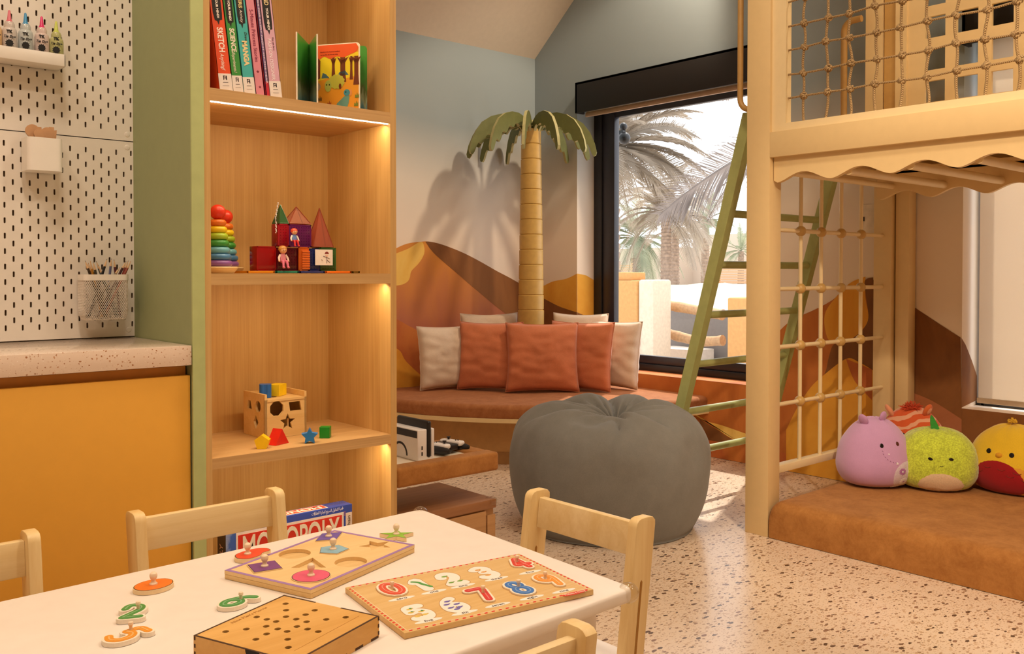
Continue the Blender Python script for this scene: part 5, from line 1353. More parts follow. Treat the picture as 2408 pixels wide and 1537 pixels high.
# ------------------------------------------------------------------ plush toys
def plush(name, label, loc, yaw, w, h, d, mat_, cat='plush toy', e=2.35, squash=.12, group='round plush toys on the mat', bumps=0.0, lean=0):
    t = thing(name, label, cat, loc, rot=(R(lean), 0, R(yaw)), group=group)
    def S(nv, k=1.0):
        nv = Vector(nv).normalized(); a, b_, c_ = w / 2, d / 2, h / 2
        r = (abs(nv.x / a) ** e + abs(nv.y / b_) ** e + abs(nv.z / c_) ** e) ** (-1 / e)
        p = nv * r; q_ = p.z / c_
        p.x *= 1 - squash * q_; p.y *= 1 - squash * q_
        if q_ < -.75: p.z = -c_ * .75 + (p.z + c_ * .75) * .55
        if bumps: p *= 1 + bumps * noise.noise(nv * 14) * .6
        # gathered crown
        if nv.z > .55: p *= 1 + .012 * math.sin(9 * math.atan2(nv.y, nv.x)) * (nv.z - .55) * 2
        p *= 1 + .012 * noise.noise(nv * 2.5 + Vector((loc[0], 0, 0)))
        return Vector((p.x * k, p.y * k, p.z * k + c_ * .87 + .002))
    nu, nv_ = 72, 40; V = []; F = []
    for j in range(nv_ + 1):
        ph_ = math.pi * j / nv_
        for i in range(nu):
            th = 2 * math.pi * i / nu; V.append(S((math.sin(ph_) * math.cos(th) + (1e-6), math.sin(ph_) * math.sin(th), math.cos(ph_))))
    for j in range(nv_):
        for i in range(nu): F.append([j * nu + i, (j + 1) * nu + i, (j + 1) * nu + (i + 1) % nu, j * nu + (i + 1) % nu])
    bm = bmesh.new(); vs = [bm.verts.new(v) for v in V]
    for f in F: bm.faces.new([vs[q_] for q_ in f])
    bmesh.ops.remove_doubles(bm, verts=bm.verts, dist=.0003); bm.verts.index_update()
    link('body', *bm_out(bm), mat_, t, ang=80)
    def dirv(az, el): return Vector((math.sin(R(az)) * math.cos(R(el)), -math.cos(R(az)) * math.cos(R(el)), math.sin(R(el))))
    def patch(nm, az, el, ra, rb, m, k=1.012, rot=0, n=28, rings=7, pinch=None, label=None, dome=.0):
        V = []; F = []
        for q_ in range(rings + 1):
            f = q_ / rings
            for i in range(n):
                a = 2 * math.pi * i / n; u, v = f * ra * math.cos(a), f * rb * math.sin(a)
                if pinch: u, v = pinch(u, v, ra, rb)
                u2 = u * math.cos(R(rot)) - v * math.sin(R(rot)); v2 = u * math.sin(R(rot)) + v * math.cos(R(rot))
                kk = k + dome * (1 - f * f); kk = kk if q_ < rings else .99
                V.append(S(dirv(az + u2 / max(.3, math.cos(R(el))), el + v2), kk) if True else None)
        for q_ in range(rings):
            for i in range(n): F.append([q_ * n + i, q_ * n + (i + 1) % n, (q_ + 1) * n + (i + 1) % n, (q_ + 1) * n + i])
        # S(k) scales about the base; re-centre
        return link(nm, V, F, m, t, ang=80, label=label)
    # override S scaling to be about the body centre
    def arc(nm, pts, r, m, k=1.008): return link(nm, *tubeg([S(dirv(a, b_), k) for a, b_ in pts], r, 6), m, t, ang=80)
    def ear(nm, az, el, r, m, fl=.45, out=.6, inner=None):
        p = S(dirv(az, el)); n_v = (p - Vector((0, 0, h * .4))).normalized(); side = Vector((0, 1, 0))
        M_ = Matrix.Translation(p + n_v * r * out) @ n_v.to_track_quat('Z', 'Y').to_matrix().to_4x4() @ Matrix.Diagonal((1, fl, 1.15, 1))
        link(nm, *xf(ballg((0, 0, 0), r, 18), M_), m, t, ang=80)
        if inner: link('inner_' + nm, *xf(ballg((0, -r * .55, 0), r * .62, 14), M_), inner, t, ang=80)
    return t, S, dirv, patch, arc, ear
M_EYE = plain('#120d0d', .15, var=0)
ZM = .154
def facing(p, off=0): return math.degrees(math.atan2(-p[0] * -1, -p[1])) * 0 + (math.degrees(math.atan2(0 - p[1], 0 - p[0])) + 90) + off
# lilac hippo
pL = (3.905, 1.985, ZM)
t, S, D, P_, A_, E_ = plush('plush_hippo', 'lilac hippo plush leaning beside the climbing grid', pL, facing(pL, 26), .315, .325, .28, fabric('#cfa0cc', scale=600, var=.05, sheen=.5), e=2.25, squash=.22)
P_('eye', -12, 22, 3.6, 4.0, M_EYE, 1.012); P_('eye', 22, 24, 3.2, 3.8, plain('#5a2a20', .15), 1.012)
for (a, b_) in ((-12, 14), (-11, 9), (-8, 4), (-4, 0), (1, -3), (6, -5), (11, -6)): A_('stitch', [(a, b_), (a + 1.6, b_ - 1.4)], .0011, plain('#9a6aa0', .6))
P_('white_tooth', 14, -8, 2.0, 2.2, plain('#f6eef4', .5), 1.014); P_('white_tooth', 0, 8, 1.4, 1.4, plain('#f3e6f0', .5), 1.014)
M_DAISY = fabric('#d8c8d4', scale=300, var=.12)
P_('flowered_belly', 36, -32, 25, 29, M_DAISY, 1.010, n=36)
for (az_, el_, rr_, c_) in ((24, -22, 6.5, '#b978b4'), (32, -40, 7.5, '#f2ecf0'), (25, -56, 6, '#f2ecf0'), (40, -22, 5.5, '#f2ecf0')):
    def pin(u, v, ra, rb):
        a = math.atan2(v, u); return u * (1 + .18 * math.cos(12 * a)), v * (1 + .18 * math.cos(12 * a))
    P_('flower_print', az_, el_, rr_, rr_, plain(c_, .8), 1.014, n=48, pinch=pin); P_('flower_centre', az_, el_, rr_ * .28, rr_ * .28, plain('#f6eef4' if c_[1] == 'b' else '#c79ac6', .8), 1.017)
E_('ear', -62, 58, .024, fabric('#c898c6', scale=600, var=.05)); E_('ear', 30, 72, .022, fabric('#c898c6', scale=600, var=.05))
# orange zebra
pZ = (4.225, 1.965, ZM)
def zebra():
    m, t_, b = nt('striped_plush'); w_ = N(t_, 'ShaderNodeTexWave', i_Scale=7.5, i_Distortion=5.5, i_Detail=2.0, i_Detail_Scale=1.4); w_.bands_direction = 'Z'
    L(t_, coords(t_, (1, 1, 1.0), rot=(0, .35, 0)), w_.inputs['Vector']); r = ramp(t_, w_.outputs['Fac'], [(.66, hexc('#e0602c')), (.72, hexc('#f0b08c'))]); L(t_, r.outputs[0], b.inputs['Base Color'])
    b.inputs['Roughness'].default_value = .9; b.inputs['Sheen Weight'].default_value = .3; f = N(t_, 'ShaderNodeTexNoise', i_Scale=600.0); L(t_, coords(t_), f.inputs['Vector']); bump(t_, b, f.outputs['Fac'], .3, .002); return m
t, S, D, P_, A_, E_ = plush('plush_zebra', 'orange striped zebra plush behind the lime one', pZ, facing(pZ, -4), .33, .345, .22, zebra(), e=2.2, squash=.26)
P_('muzzle', 8, 2, 34, 24, fabric('#f2cfa4', scale=600, var=.04), 1.03, dome=.05); P_('eye', -17, 24, 4.4, 4.6, M_EYE, 1.016); P_('eye', 38, 24, 4.2, 4.6, M_EYE, 1.016)
E_('ear', -75, 50, .030, fabric('#efa27c', scale=600, var=.05), inner=fabric('#f6cdb0', scale=600, var=.03)); E_('ear', 62, 58, .028, fabric('#e0703c', scale=600, var=.05), inner=fabric('#f0a47c', scale=600, var=.03))
rg = random.Random(5); top = S((0, -.12, 1)); G = []
for i in range(190):
    d_ = Vector((rg.gauss(0, 1), rg.gauss(0, .8), abs(rg.gauss(0, .8)) + .1)).normalized(); l_ = .026 + .020 * rg.random(); b0 = top + Vector((rg.uniform(-.022, .022), rg.uniform(-.02, .02), -.006))
    G.append(tubeg([b0, b0 + d_ * l_ * .6, b0 + d_ * l_ + Vector((0, 0, -.004))], [.0022, .0019, .0012], 5))
link('tufted_mane', *join(*G), plain('#d0502c', .9, var=.1), t)
# lime plush
pG = (4.055, 1.777, ZM)
t, S, D, P_, A_, E_ = plush('plush_fruit', 'fluffy lime green plush with a pale belly', pG, facing(pG, 8), .335, .285, .27, fabric('#c4d443', scale=160, var=.16, sheen=.6, big=40), e=2.5, squash=.08, bumps=.02)
P_('belly', 2, -42, 33, 28, fabric('#dcbf9c', scale=200, var=.06, sheen=.5), 1.012, dome=.035, n=36); P_('eye', -17, 10, 4.2, 2.6, M_EYE, 1.014, rot=-15); P_('eye', 18, 11, 4.2, 2.6, M_EYE, 1.014, rot=-12)
A_('smile', [(-1, -1), (1.5, -2.6), (4.5, -1)], .0011, M_EYE)
tp = S((-.05, -.25, 1)); link('stem', *xf(prismg([(-.016, -.006), (.016, -.010), (.010, .018), (-.004, .050), (-.012, .062), (-.018, .050), (-.020, .02)], 'y', -.006, .006), Matrix.Translation(tp) @ Matrix.Rotation(R(-5), 4, 'Y')), fabric('#3f9a3c', scale=300, var=.1), t)
# yellow bird
pY = (4.215, 1.518, ZM)
t, S, D, P_, A_, E_ = plush('plush_bird', 'yellow bird plush with a dark red belly at the right edge', pY, facing(pY, -22), .35, .315, .27, fabric('#f0c832', scale=500, var=.06, sheen=.4), e=2.25, squash=.14)
P_('golden_chest', 4, -44, 84, 46, fabric('#e6a63c', scale=500, var=.05), 1.007, n=48, rings=10); P_('belly', -5, -38, 40, 46, fabric('#a01c22', scale=400, var=.05), 1.013, n=40, rings=9, label='dark red belly patch')
P_('eye', -22, 20, 4.4, 4.4, M_EYE, 1.014); P_('eye', 20, 18, 4.4, 4.4, M_EYE, 1.014)
P_('beak', -2, 16, 6.2, 4.6, fabric('#e0a42c', scale=500, var=.03), 1.02, dome=.05)
for (a, b_) in ((-42, -6), (-20, -6), (4, -8), (28, -10), (18, -17), (40, -20), (48, -32), (52, -44), (-34, -14)): A_('feather_stitch', [(a - 6, b_), (a - 3, b_ - 2.2), (a + 2, b_ - 2.4), (a + 6, b_ - .4)], .0012, plain('#7a2a1c', .6), 1.012)
tp = S((0, 0, 1)); G = []
for i in range(60):
    d_ = Vector((rg.gauss(0, 1), rg.gauss(0, 1), abs(rg.gauss(0, .7)))).normalized(); b0 = tp + Vector((0, -.01, .010)); G.append(tubeg([b0, b0 + d_ * .02], [.003, .002], 5))
link('tuft', *join(*G), plain('#ecc23c', .9, var=.08), t)
# ------------------------------------------------------------------ children's table
ZT_ = .55
tA = Vector((1.242, 1.736)); tB = Vector((1.211, 1.050)); tC = Vector((.02, 1.022)); tD = Vector((.02, 1.703))
tb = thing('childrens_table', 'white rectangular childrens table covered in wooden puzzles', 'table', (.63, 1.38, 0))
def rquad(P, r, n=6):
    out = []; k = len(P)
    for i in range(k):
        p, a, b_ = P[i], P[i - 1], P[(i + 1) % k]; da = (a - p).normalized(); db_ = (b_ - p).normalized()
        s = p + da * r; e_ = p + db_ * r; c = p + da * r + db_ * r
        a0 = math.atan2((s - c).y, (s - c).x); a1 = math.atan2((e_ - c).y, (e_ - c).x)
        while a1 - a0 > math.pi: a1 -= 2 * math.pi
        while a1 - a0 < -math.pi: a1 += 2 * math.pi
        for j in range(n + 1): q_ = a0 + (a1 - a0) * j / n; out.append((c.x + r * math.cos(q_), c.y + r * math.sin(q_)))
    return out
base = rquad([tA, tB, tC, tD], .022); cen = (tA + tB + tC + tD) / 4
def inset(P, d):
    out = []; k = len(P)
    for i in range(k):
        a, b_ = Vector(P[i - 1]), Vector(P[(i + 1) % k]); t_ = (b_ - a).normalized(); n_v = Vector((-t_.y, t_.x)); p = Vector(P[i])
        if (cen - p).dot(n_v) < 0: n_v = -n_v
        out.append(tuple(p + n_v * d))
    return out
TH = .025; lay = [(.006, ZT_ - TH), (.0015, ZT_ - TH + .002), (0, ZT_ - TH + .007), (0, ZT_ - .007), (.0015, ZT_ - .0025), (.004, ZT_ - .0006), (.007, ZT_)]
V = []; F = []; n = len(base)
for d, z in lay: V += [(p[0], p[1], z) for p in inset(base, d)]
for a in range(len(lay) - 1):
    for i in range(n): j = (i + 1) % n; F.append([a * n + i, a * n + j, (a + 1) * n + j, (a + 1) * n + i])
F.append(list(range(n))[::-1]); F.append([(len(lay) - 1) * n + i for i in range(n)])
link('tabletop', V, F, M_TABLE, tb, ang=50)
for (cx, cy) in ((1.17, 1.665), (1.145, 1.115), (.10, 1.09), (.10, 1.64)):
    link('leg', *xf(latheg([(.0001, 0), (.017, 0), (.021, .02), (.024, ZT_ - TH - .001), (.0001, ZT_ - TH - .001)], (0, 0, 0), 20), Matrix.Translation((cx, cy, 0))), M_TABLE, tb)
box('apron', .10, 1.15, 1.635, 1.655, .455, ZT_ - TH - .0005, M_TABLE, tb); box('apron', .10, 1.13, 1.10, 1.118, .455, ZT_ - TH - .0005, M_TABLE, tb)
for (p, lb, dx, dy) in ((tA, 'clear corner guard on the far corner of the white table', -1, -1), (tB, 'clear corner guard on the right corner of the white table', -1, 1)):
    t = thing('corner_guard', lb, 'corner guard', (p.x, p.y, ZT_ - .02), group='clear table corner guards')
    c = p + Vector((dx * .009, dy * .009))
    V, F = ballg((c.x, c.y, ZT_ - .010), .019, 22, .95)
    link('guard', V, F, M_CLEAR, t, ang=80)

# ------------------------------------------------------------------ chairs
CH = .60
def make_chair(label):
    t = thing('childrens_chair', label, 'chair', (0, 0, 0), rotz=0.0001, group='birch childrens chairs around the table', local=True)
    lean = .075 / .6
    def post(x0, x1):
        w0 = .031; pts = []
        def P(z, s): return ((CH - z) * lean * 1.0 + s, z)   # y forward (towards seat) going down
        pts = [P(0, -w0 * .8), P(CH - .018, -w0), ] + [(P(CH, 0)[0] - w0 + .018 - .018 * math.cos(R(a)), CH - .018 + .018 * math.sin(R(a))) for a in (30, 60, 90)]
        pts += [(P(CH, 0)[0] + w0 - .018 + .018 * math.cos(R(a)), CH - .018 + .018 * math.sin(R(a))) for a in (90, 60, 30, 0)] + [P(.33, w0), P(0, w0 * .8)]
        V, F = prismg(pts, 'x', x0, x1)
        bm = bmesh.new(); vs = [bm.verts.new(v) for v in V]
        for f in F: bm.faces.new([vs[i] for i in f])
        bm.normal_update()
        es = [e for e in bm.edges if len(e.link_faces) == 2 and e.calc_face_angle(0) > 1.2]
        bmesh.ops.bevel(bm, geom=es, offset=.0025, segments=2, profile=.5, affect='EDGES'); bm.verts.index_update()
        return bm_out(bm)
    for sg in (-1, 1):
        xa = sg * .170; xb = sg * .146
        link('post', *post(min(xa, xb), max(xa, xb)), M_BIRCH, t)
        for face in (xa + sg * .0003, xb - sg * .0003):
            za, zb_ = .29, .47; g = [((CH - z) * lean + s, z) for z, s in ((za, -.0032), (zb_, -.0032), (zb_ + .004, 0), (zb_, .0032), (za, .0032), (za - .004, 0))]
            link('slot', *prismg(g, 'x', face - .0003, face + .0003), plain('#a8762f', .7, var=.02), t)
        link('front_leg', *boxg(min(xa, xb), max(xa, xb), .265, .315, 0, .30, .003), M_BIRCH, t)
        link('side_rail', *boxg(min(xa, xb) + .002, max(xa, xb) - .002, .06, .27, .255, .295, .002), M_BIRCHY, t)
    # back rest board follows the lean
    V, F = boxg(-.1465, .1465, -.009, .009, 0, .068, .003)
    V = [(v[0], v[1] + (CH - (CH - .084 + v[2])) * lean - .004, CH - .084 + v[2]) for v in map(Vector, V)]
    link('backrest', V, F, M_BIRCHX, t)
    link('seat', *boxg(-.168, .168, .015, .33, .298, .318, .006, 3), plain('#f3e9df', .35, var=.01), t)
    return t
ch = make_chair('birch childrens chair with its back towards the board game shelf')
def place(c, x, y, rz, label=None):
    c.location = (x, y, 0); c.rotation_euler = (0, 0, R(rz))
    if label: c['label'] = label
place(ch, .822, 1.955, 180)
c2 = copy_tree(ch); place(c2, .302, 1.945, 180, 'birch childrens chair at the left edge, back turned to the yellow cupboard')
c3 = copy_tree(ch); place(c3, 1.435, 1.385, 90, 'birch childrens chair at the table end in front of the grey bean bag')
c4 = copy_tree(ch); place(c4, .768, .912, 0, 'birch childrens chair in the foreground, seen from behind at the near table side')

# ------------------------------------------------------------------ wooden puzzles and games on the table
def basis(o, ax):  # local frame: origin o, x axis towards ax (2D)
    r = (Vector((ax[0], ax[1])) - Vector((o[0], o[1]))).normalized(); return math.atan2(r.y, r.x)
def loc2(px, py, z, o, a):
    p = at(px, py, z=z); d = Vector((p.x - o[0], p.y - o[1])); c, s = math.cos(-a), math.sin(-a); return (d.x * c - d.y * s, d.x * s + d.y * c)
# number puzzle board
zt = ZT_ + .0102
o_ = at(951, 1488, z=zt); e_ = at(1396, 1385, z=zt); a_ = basis(o_, e_)
W_ = (Vector((e_.x, e_.y)) - Vector((o_.x, o_.y))).length; D_ = .236
nb = thing('number_puzzle', 'wooden number puzzle board with a red dashed border', 'puzzle', (o_.x, o_.y, ZT_ + .0004), rotz=a_)
link('board', *boxg(0, W_, 0, D_, 0, .0098, .0012), M_PLY, nb)
M_RED = plain('#dc3a28', .4, var=.02); M_CRM = plain('#f7ecd8', .5, var=.01)
zl_ = .0099
link('border_strip', *join(boxg(.008, W_ - .008, .0075, .0082, zl_ - .0002, zl_ + .0001), boxg(.008, W_ - .008, D_ - .0082, D_ - .0075, zl_ - .0002, zl_ + .0001), boxg(.0075, .0082, .008, D_ - .008, zl_ - .0002, zl_ + .0001), boxg(W_ - .0082, W_ - .0075, .008, D_ - .008, zl_ - .0002, zl_ + .0001)), M_CRM, nb, smooth=False)
G = []
for i in range(26):
    u = .006 + (W_ - .012) * (i + .5) / 26
    for v in (.0022, D_ - .0062): G.append(prismg([(u - .0035, v), (u + .0020, v), (u + .0035, v + .004), (u - .0020, v + .004)], 'z', zl_ - .0002, zl_ + .0002))
for i in range(20):
    v = .008 + (D_ - .016) * (i + .5) / 20
    for u in (.0020, W_ - .0060): G.append(prismg([(u, v - .0030), (u + .004, v - .0018), (u + .004, v + .0030), (u, v + .0018)], 'z', zl_ - .0002, zl_ + .0002))
link('dash_print', *join(*G), M_RED, nb, smooth=False)
DC = {'0': ('#e05038', 922, 1387), '1': (None, 989.5, 1373.5), '2': (None, 1059, 1361), '3': (None, 1139, 1346), '4': ('#e04434', 1221, 1326), '5': (None, 982, 1439.5), '6': (None, 1065.5, 1422), '7': ('#d83c38', 1134, 1399.6), '8': ('#3f78c4', 1220, 1384.7), '9': ('#f09a3a', 1289.7, 1367)}
M_RECESS_SHADE = plain('#c79b62', .6, var=.03)  # darker wood strokes paint the shaded rims of recesses left uncut
def shift(g, x, y, z=0): return [Vector((v[0] + x, v[1] + y, v[2] + z)) for v in g[0]], g[1]
def lighter(h):
    v = [int(h[i:i + 2], 16) for i in (1, 3, 5)]; return '#' + ''.join('%02x' % min(255, int(x + (255 - x) * .35)) for x in v)
for ch_, (col, px, py) in DC.items():
    u, v = loc2(px, py, zt, o_, a_)
    if col is None:
        link('recess_shade', *shift(digit(ch_, .060, .0225, zl_ - .0003, zl_ + .0001), u, v), M_RECESS_SHADE, nb, smooth=False)
        link('recess_picture', *shift(digit(ch_, .060, .0195, zl_ - .0003, zl_ + .0003), u - .0004, v - .0008), plain('#f6f0e6', .4, var=.01), nb, smooth=False)
        pics = []
        cc = {'1': '#4f9a4a', '2': '#7ca84a', '3': '#e2a04a', '5': '#dfc060', '6': '#6a60b0'}[ch_]
        if ch_ == '1': link('caterpillar_print', *shift(strokeg(smooth_pts([(-.008, .018), (.0, .010), (.002, 0), (.006, -.01), (.010, -.020)], 4), .0065, zl_, zl_ + .0005), u, v), plain(cc, .5), nb, smooth=False)
        spots = {'1': [], '2': [(-.004, .016), (-.008, -.018), (.009, -.018)], '3': [(-.004, .018), (.0, .003), (-.002, -.016)], '5': [(-.006, .018), (-.010, .004), (.006, .0), (-.008, -.016), (.006, -.014)], '6': [(-.002, .018), (-.009, .006), (.006, .0), (-.010, -.010), (.004, -.014), (-.004, -.020)]}[ch_]
        if spots:
            link('animal_print', *shift(join(*[prismg([(x + .0052 * math.cos(q * .52), y + .0034 * math.sin(q * .52)) for q in range(12)] , 'z', zl_, zl_ + .0005) for x, y in spots], *[prismg(circ(x + .0058, y + .0012, .0018, 8), 'z', zl_, zl_ + .0005) for x, y in spots]), u, v), plain(cc, .5), nb, smooth=False)
            if ch_ == '5': link('leaf_print', *shift(join(*[prismg([(x - .003, y + .002), (x, y + .005), (x + .003, y + .002), (x, y)], 'z', zl_, zl_ + .0007) for x, y in spots[:3]]), u + .003, v), plain('#4a9048', .5), nb, smooth=False)
    else:
        link('recess_shade', *shift(digit(ch_, .060, .0222, zl_ - .0003, zl_ + .0001), u, v), M_RECESS_SHADE, nb, smooth=False)
def number_piece(ch_, col, label, p, rz, zb_, s=.060, th=.0068):
    t = thing('number_piece', label, 'puzzle piece', (p.x, p.y, zb_), rotz=rz, group='coloured wooden number pieces')
    link('backing', *digit(ch_, s, .0200, 0, th), plain('#f4e6d2', .5, var=.02), t, smooth=False)
    link('number_face', *digit(ch_, s, .0125, th + .0001, th + .0006), plain(col, .35, var=.02), t, smooth=False)
    link('highlight', *digit(ch_, s, .0022, th + .0006, th + .0009), plain(lighter(col), .35, var=0), t, smooth=False)
    kx, ky = {'0': (0, 0), '3': (.004, 0), '2': (.008, .008), '4': (-.001, .006), '5': (-.012, .012), '6': (-.001, .006), '7': (.004, .004), '8': (.002, .004), '9': (0, .010)}[ch_]
    link('knob', *shift(latheg([(.0025, 0), (.0025, .006), (.0040, .0085), (.0036, .012), (.0001, .0135)], (0, 0, 0), 14), kx, ky, th), M_KNOB, t)
    return t
NL = {'0': 'red zero piece seated in the number puzzle board', '4': 'red four piece at the far right of the number puzzle board', '7': 'red seven piece in the front row of the number puzzle board', '8': 'blue eight piece in the number puzzle board', '9': 'orange nine piece in the number puzzle board'}
for ch_, (col, px, py) in DC.items():
    if col: number_piece(ch_, col, NL[ch_], at(px, py, z=zt), a_, ZT_ + .0106, th=.0022)
for wd, px, py in (('zero', 944.6, 1407), ('one', 1020.6, 1391), ('two', 1089, 1377), ('three', 1167.6, 1360.5), ('four', 1247, 1345), ('five', 1008, 1459), ('six', 1093, 1440), ('seven', 1171, 1422), ('eight', 1251, 1404.6), ('nine', 1326, 1389)):
    u, v = loc2(px, py, zt, o_, a_)
    link('word_oval', *prismg([(u + .024 * math.cos(q * .26), v + .0058 * math.sin(q * .26)) for q in range(24)], 'z', zl_ - .0002, zl_ + .0003), plain('#f6f0e6', .4, var=.01), nb, smooth=False)
    text('word_print', wd, (u, v, zl_ + .0004), (1, 0, 0), (0, 1, 0), .0105, plain('#4a382c', .6), nb, ext=.0002)
u, v = loc2(1352, 1394, zt, o_, a_)
link('maker_mark', *prismg([(u + .026 * math.cos(q * .26), v + .0055 * math.sin(q * .26)) for q in range(24)], 'z', zl_ - .0002, zl_ + .0003), M_RED, nb, smooth=False)
text('maker_print', 'Melissa & Doug', (u, v, zl_ + .0004), (1, 0, 0), (0, 1, 0), .008, M_CRM, nb, ext=.0002, width=.042)
# loose number pieces
def loose(ch_, col, label, pc, pu):
    p = at(*pc, z=ZT_ + .007); q = at(*pu, z=ZT_ + .007); d = Vector((q.x - p.x, q.y - p.y)); number_piece(ch_, col, label, p, math.atan2(d.y, d.x) - math.pi / 2, ZT_ + .0006)
loose('2', '#4a9446', 'green two piece lying loose on the table', (311, 1437), (311 + 8, 1415))
loose('5', '#ea9a30', 'orange five piece lying loose at the left of the table', (300, 1491), (345, 1476))
loose('6', '#3f9448', 'green six piece lying loose between the puzzle boards', (560, 1412), (610, 1396))
p = at(376, 1537, z=ZT_ + .007)
number_piece('3', '#3f74c0', 'blue number piece cut by the bottom edge of the photo', at(370, 1566, z=ZT_ + .007), .2, ZT_ + .0006)

# shape puzzle board
zt = ZT_ + .0162
o_ = at(528, 1340, z=zt); e_ = at(785, 1246, z=zt); f_ = at(753, 1381, z=zt); a_ = basis(o_, e_)
W_ = .297; D_ = -.205
sb = thing('shape_puzzle', 'birch shape puzzle board with a violet border', 'puzzle', (o_.x, o_.y, ZT_ + .0005), rotz=a_)
def q2(px, py): return loc2(px, py, zt, o_, a_)
C_ = {k: q2(*v_) for k, v_ in dict(sq=(622.5, 1333), circ=(693, 1301), tri=(725, 1330), pink=(731.5, 1355), dia=(773, 1262.5), pen=(783.4, 1293), ell=(825, 1320), star=(884, 1281)).items()}
holes = [circ(*C_['circ'], .0300, 36, 1.0), [q2(735, 1310), q2(767, 1333), q2(684, 1334)], circ(*C_['ell'], .0300, 36, 1.0), starp(C_['star'][0], C_['star'][1], .034, .45, 60)]
link('base_layer', *boxg(0, W_, D_, 0, 0, .0085, .001), M_PLY, sb)
link('cut_layer', *shift(plateg([rect2 for rect2 in [[(0, D_), (W_, D_), (W_, 0), (0, 0)]]] + holes, .0065), 0, 0, .0088), wood('#f0cf96', '#e3bb7c', 'x', .45, 40), sb, smooth=False)
M_VIO = plain('#a07ab8', .45, var=.03); b_ = .0068; z0_ = .0152; z1_ = .0157
link('violet_border', *join(boxg(0, W_, D_, D_ + b_, z0_, z1_), boxg(0, W_, -b_, 0, z0_, z1_), boxg(0, b_, D_ + b_, -b_, z0_, z1_), boxg(W_ - b_, W_, D_ + b_, -b_, z0_, z1_)), M_VIO, sb, smooth=False)
uu, vv = q2(624, 1306); text('maker_print', 'VIGA', (uu, vv, z1_), (1, 0, 0), (0, 1, 0), .009, M_BLACK, sb, ext=.0002)
def piece(nm, label, pts, p, rz, col, h, zb_, knob=True, group='knobbed wooden shape pieces', border='#efd2a4', edge=True, kn_=(0, 0)):
    t = thing(nm, label, 'puzzle piece', (p.x, p.y, zb_), rotz=rz, group=group)
    link('wood', *plateg([pts], h), plain(border, .5, var=.03), t, smooth=False)
    cx = sum(q[0] for q in pts) / len(pts); cy = sum(q[1] for q in pts) / len(pts)
    link('outline', *shift(plateg([[(cx + (x - cx) * .965, cy + (y - cy) * .965) for x, y in pts]], .0003), 0, 0, h), plain('#3a3424', .5), t, smooth=False)
    link('painted_face', *shift(plateg([[(cx + (x - cx) * .93, cy + (y - cy) * .93) for x, y in pts]], .0004), 0, 0, h + .0001), plain(col, .4, var=.03), t, smooth=False)
    link('knob', *shift(latheg(KN, (0, 0, 0), 20), kn_[0], kn_[1], h + .0004), M_KNOB, t); return t
def onb(k): c = C_[k]; r = Matrix.Rotation(a_, 2) @ Vector(c); return Vector((o_.x + r.x, o_.y + r.y, 0))
zp = ZT_ + .0160
sq = [(-.026, -.026), (.026, -.026), (.026, .026), (-.026, .026)]
piece('shape_piece', 'purple square piece with a knob at the left of the shape board', sq, onb('sq'), a_ - R(30), '#7a3f86', .0016, zp)
piece('shape_piece', 'pink round piece with a knob at the front of the shape board', circ(0, 0, .0345, 36), onb('pink'), a_, '#e4587e', .0016, zp)
piece('shape_piece', 'indigo rhombus piece with a knob at the far corner of the shape board', [(-.038, -.005), (.004, .028), (.040, .005), (-.002, -.028)], onb('dia'), R(8), '#6a55ae', .0016, zp)
piece('shape_piece', 'pale blue pentagon piece with a knob on the shape board', ngon(0, 0, .031, 5, 20), onb('pen'), a_, '#8dbbd0', .0016, zp)
piece('shape_piece', 'orange oval piece lying loose at the left of the table', [(x, y * .82) for x, y in circ(0, 0, .035, 36)], at(361, 1374, z=ZT_ + .008), R(10), '#f07a24', .0075, ZT_ + .0006)
hp = smooth_pts([(-.034, -.004), (-.022, -.024), (.006, -.024), (.020, -.014), (.040, -.012), (.044, .004), (.030, .020), (.004, .024), (-.022, .018)], 4, True)
piece('shape_piece', 'red heart-like piece loose at the far edge of the table', hp, at(588, 1302, z=ZT_ + .008), R(12), '#ea4a28', .0075, ZT_ + .0006, kn_=(-.004, .002))
piece('shape_piece', 'green star piece loose near the far table corner', starp(0, 0, .037, .42, 12), at(932, 1256, z=ZT_ + .008), R(-30), '#8fc23c', .0075, ZT_ + .0006)
piece('shape_piece', 'yellow triangle piece loose beside the number puzzle', ngon(0, 0, .036, 3, 40), at(984, 1323, z=ZT_ + .008), R(0), '#f2cf26', .0075, ZT_ + .0006)

# nine men's morris box
zt = ZT_ + .0330
P0, P1, P3 = at(668, 1398, z=zt), at(882, 1452, z=zt), at(455, 1493, z=zt)
o_ = P3; a_ = basis(P3, P0); W_ = (P0 - P3).length; D_ = (P1 - P0).length
mb = thing('peg_game_box', 'laser-cut wooden peg game box with burnt edges and round holes', 'board game', (o_.x, o_.y, ZT_ + .0005), rotz=a_)
hl = []
for (x, y) in ((1185, 205), (1192, 286), (1190, 368), (822, 372), (950, 401), (1067, 428), (1320, 399), (1438, 342), (1553, 287), (1450, 431), (1697, 402), (1942, 375), (941, 489), (1087, 521), (1205, 553), (1328, 491), (1462, 523), (1596, 555), (946, 585), (812, 652), (1212, 652), (1220, 754), (431, 555), (692, 523)):
    hl.append(circ(*loc2(450 + x / 5.351, 1380 + y / 5.351, zt, o_, a_), .0049, 18))
t_ = .003; M_MB = wood('#e6b468', '#d49e50', 'x', .5, 40); M_BURN = plain('#4a2c14', .7, var=.1)
link('lid', *shift(plateg([[(t_, -D_ + t_), (W_ - t_, -D_ + t_), (W_ - t_, -t_), (t_, -t_)]] + hl, .003), 0, 0, .0292), M_MB, mb, smooth=False)
link('side', *boxg(0, W_, -t_, 0, 0, .0318), M_MB, mb); link('side', *boxg(0, W_, -D_, -D_ + t_, 0, .0318), M_MB, mb)
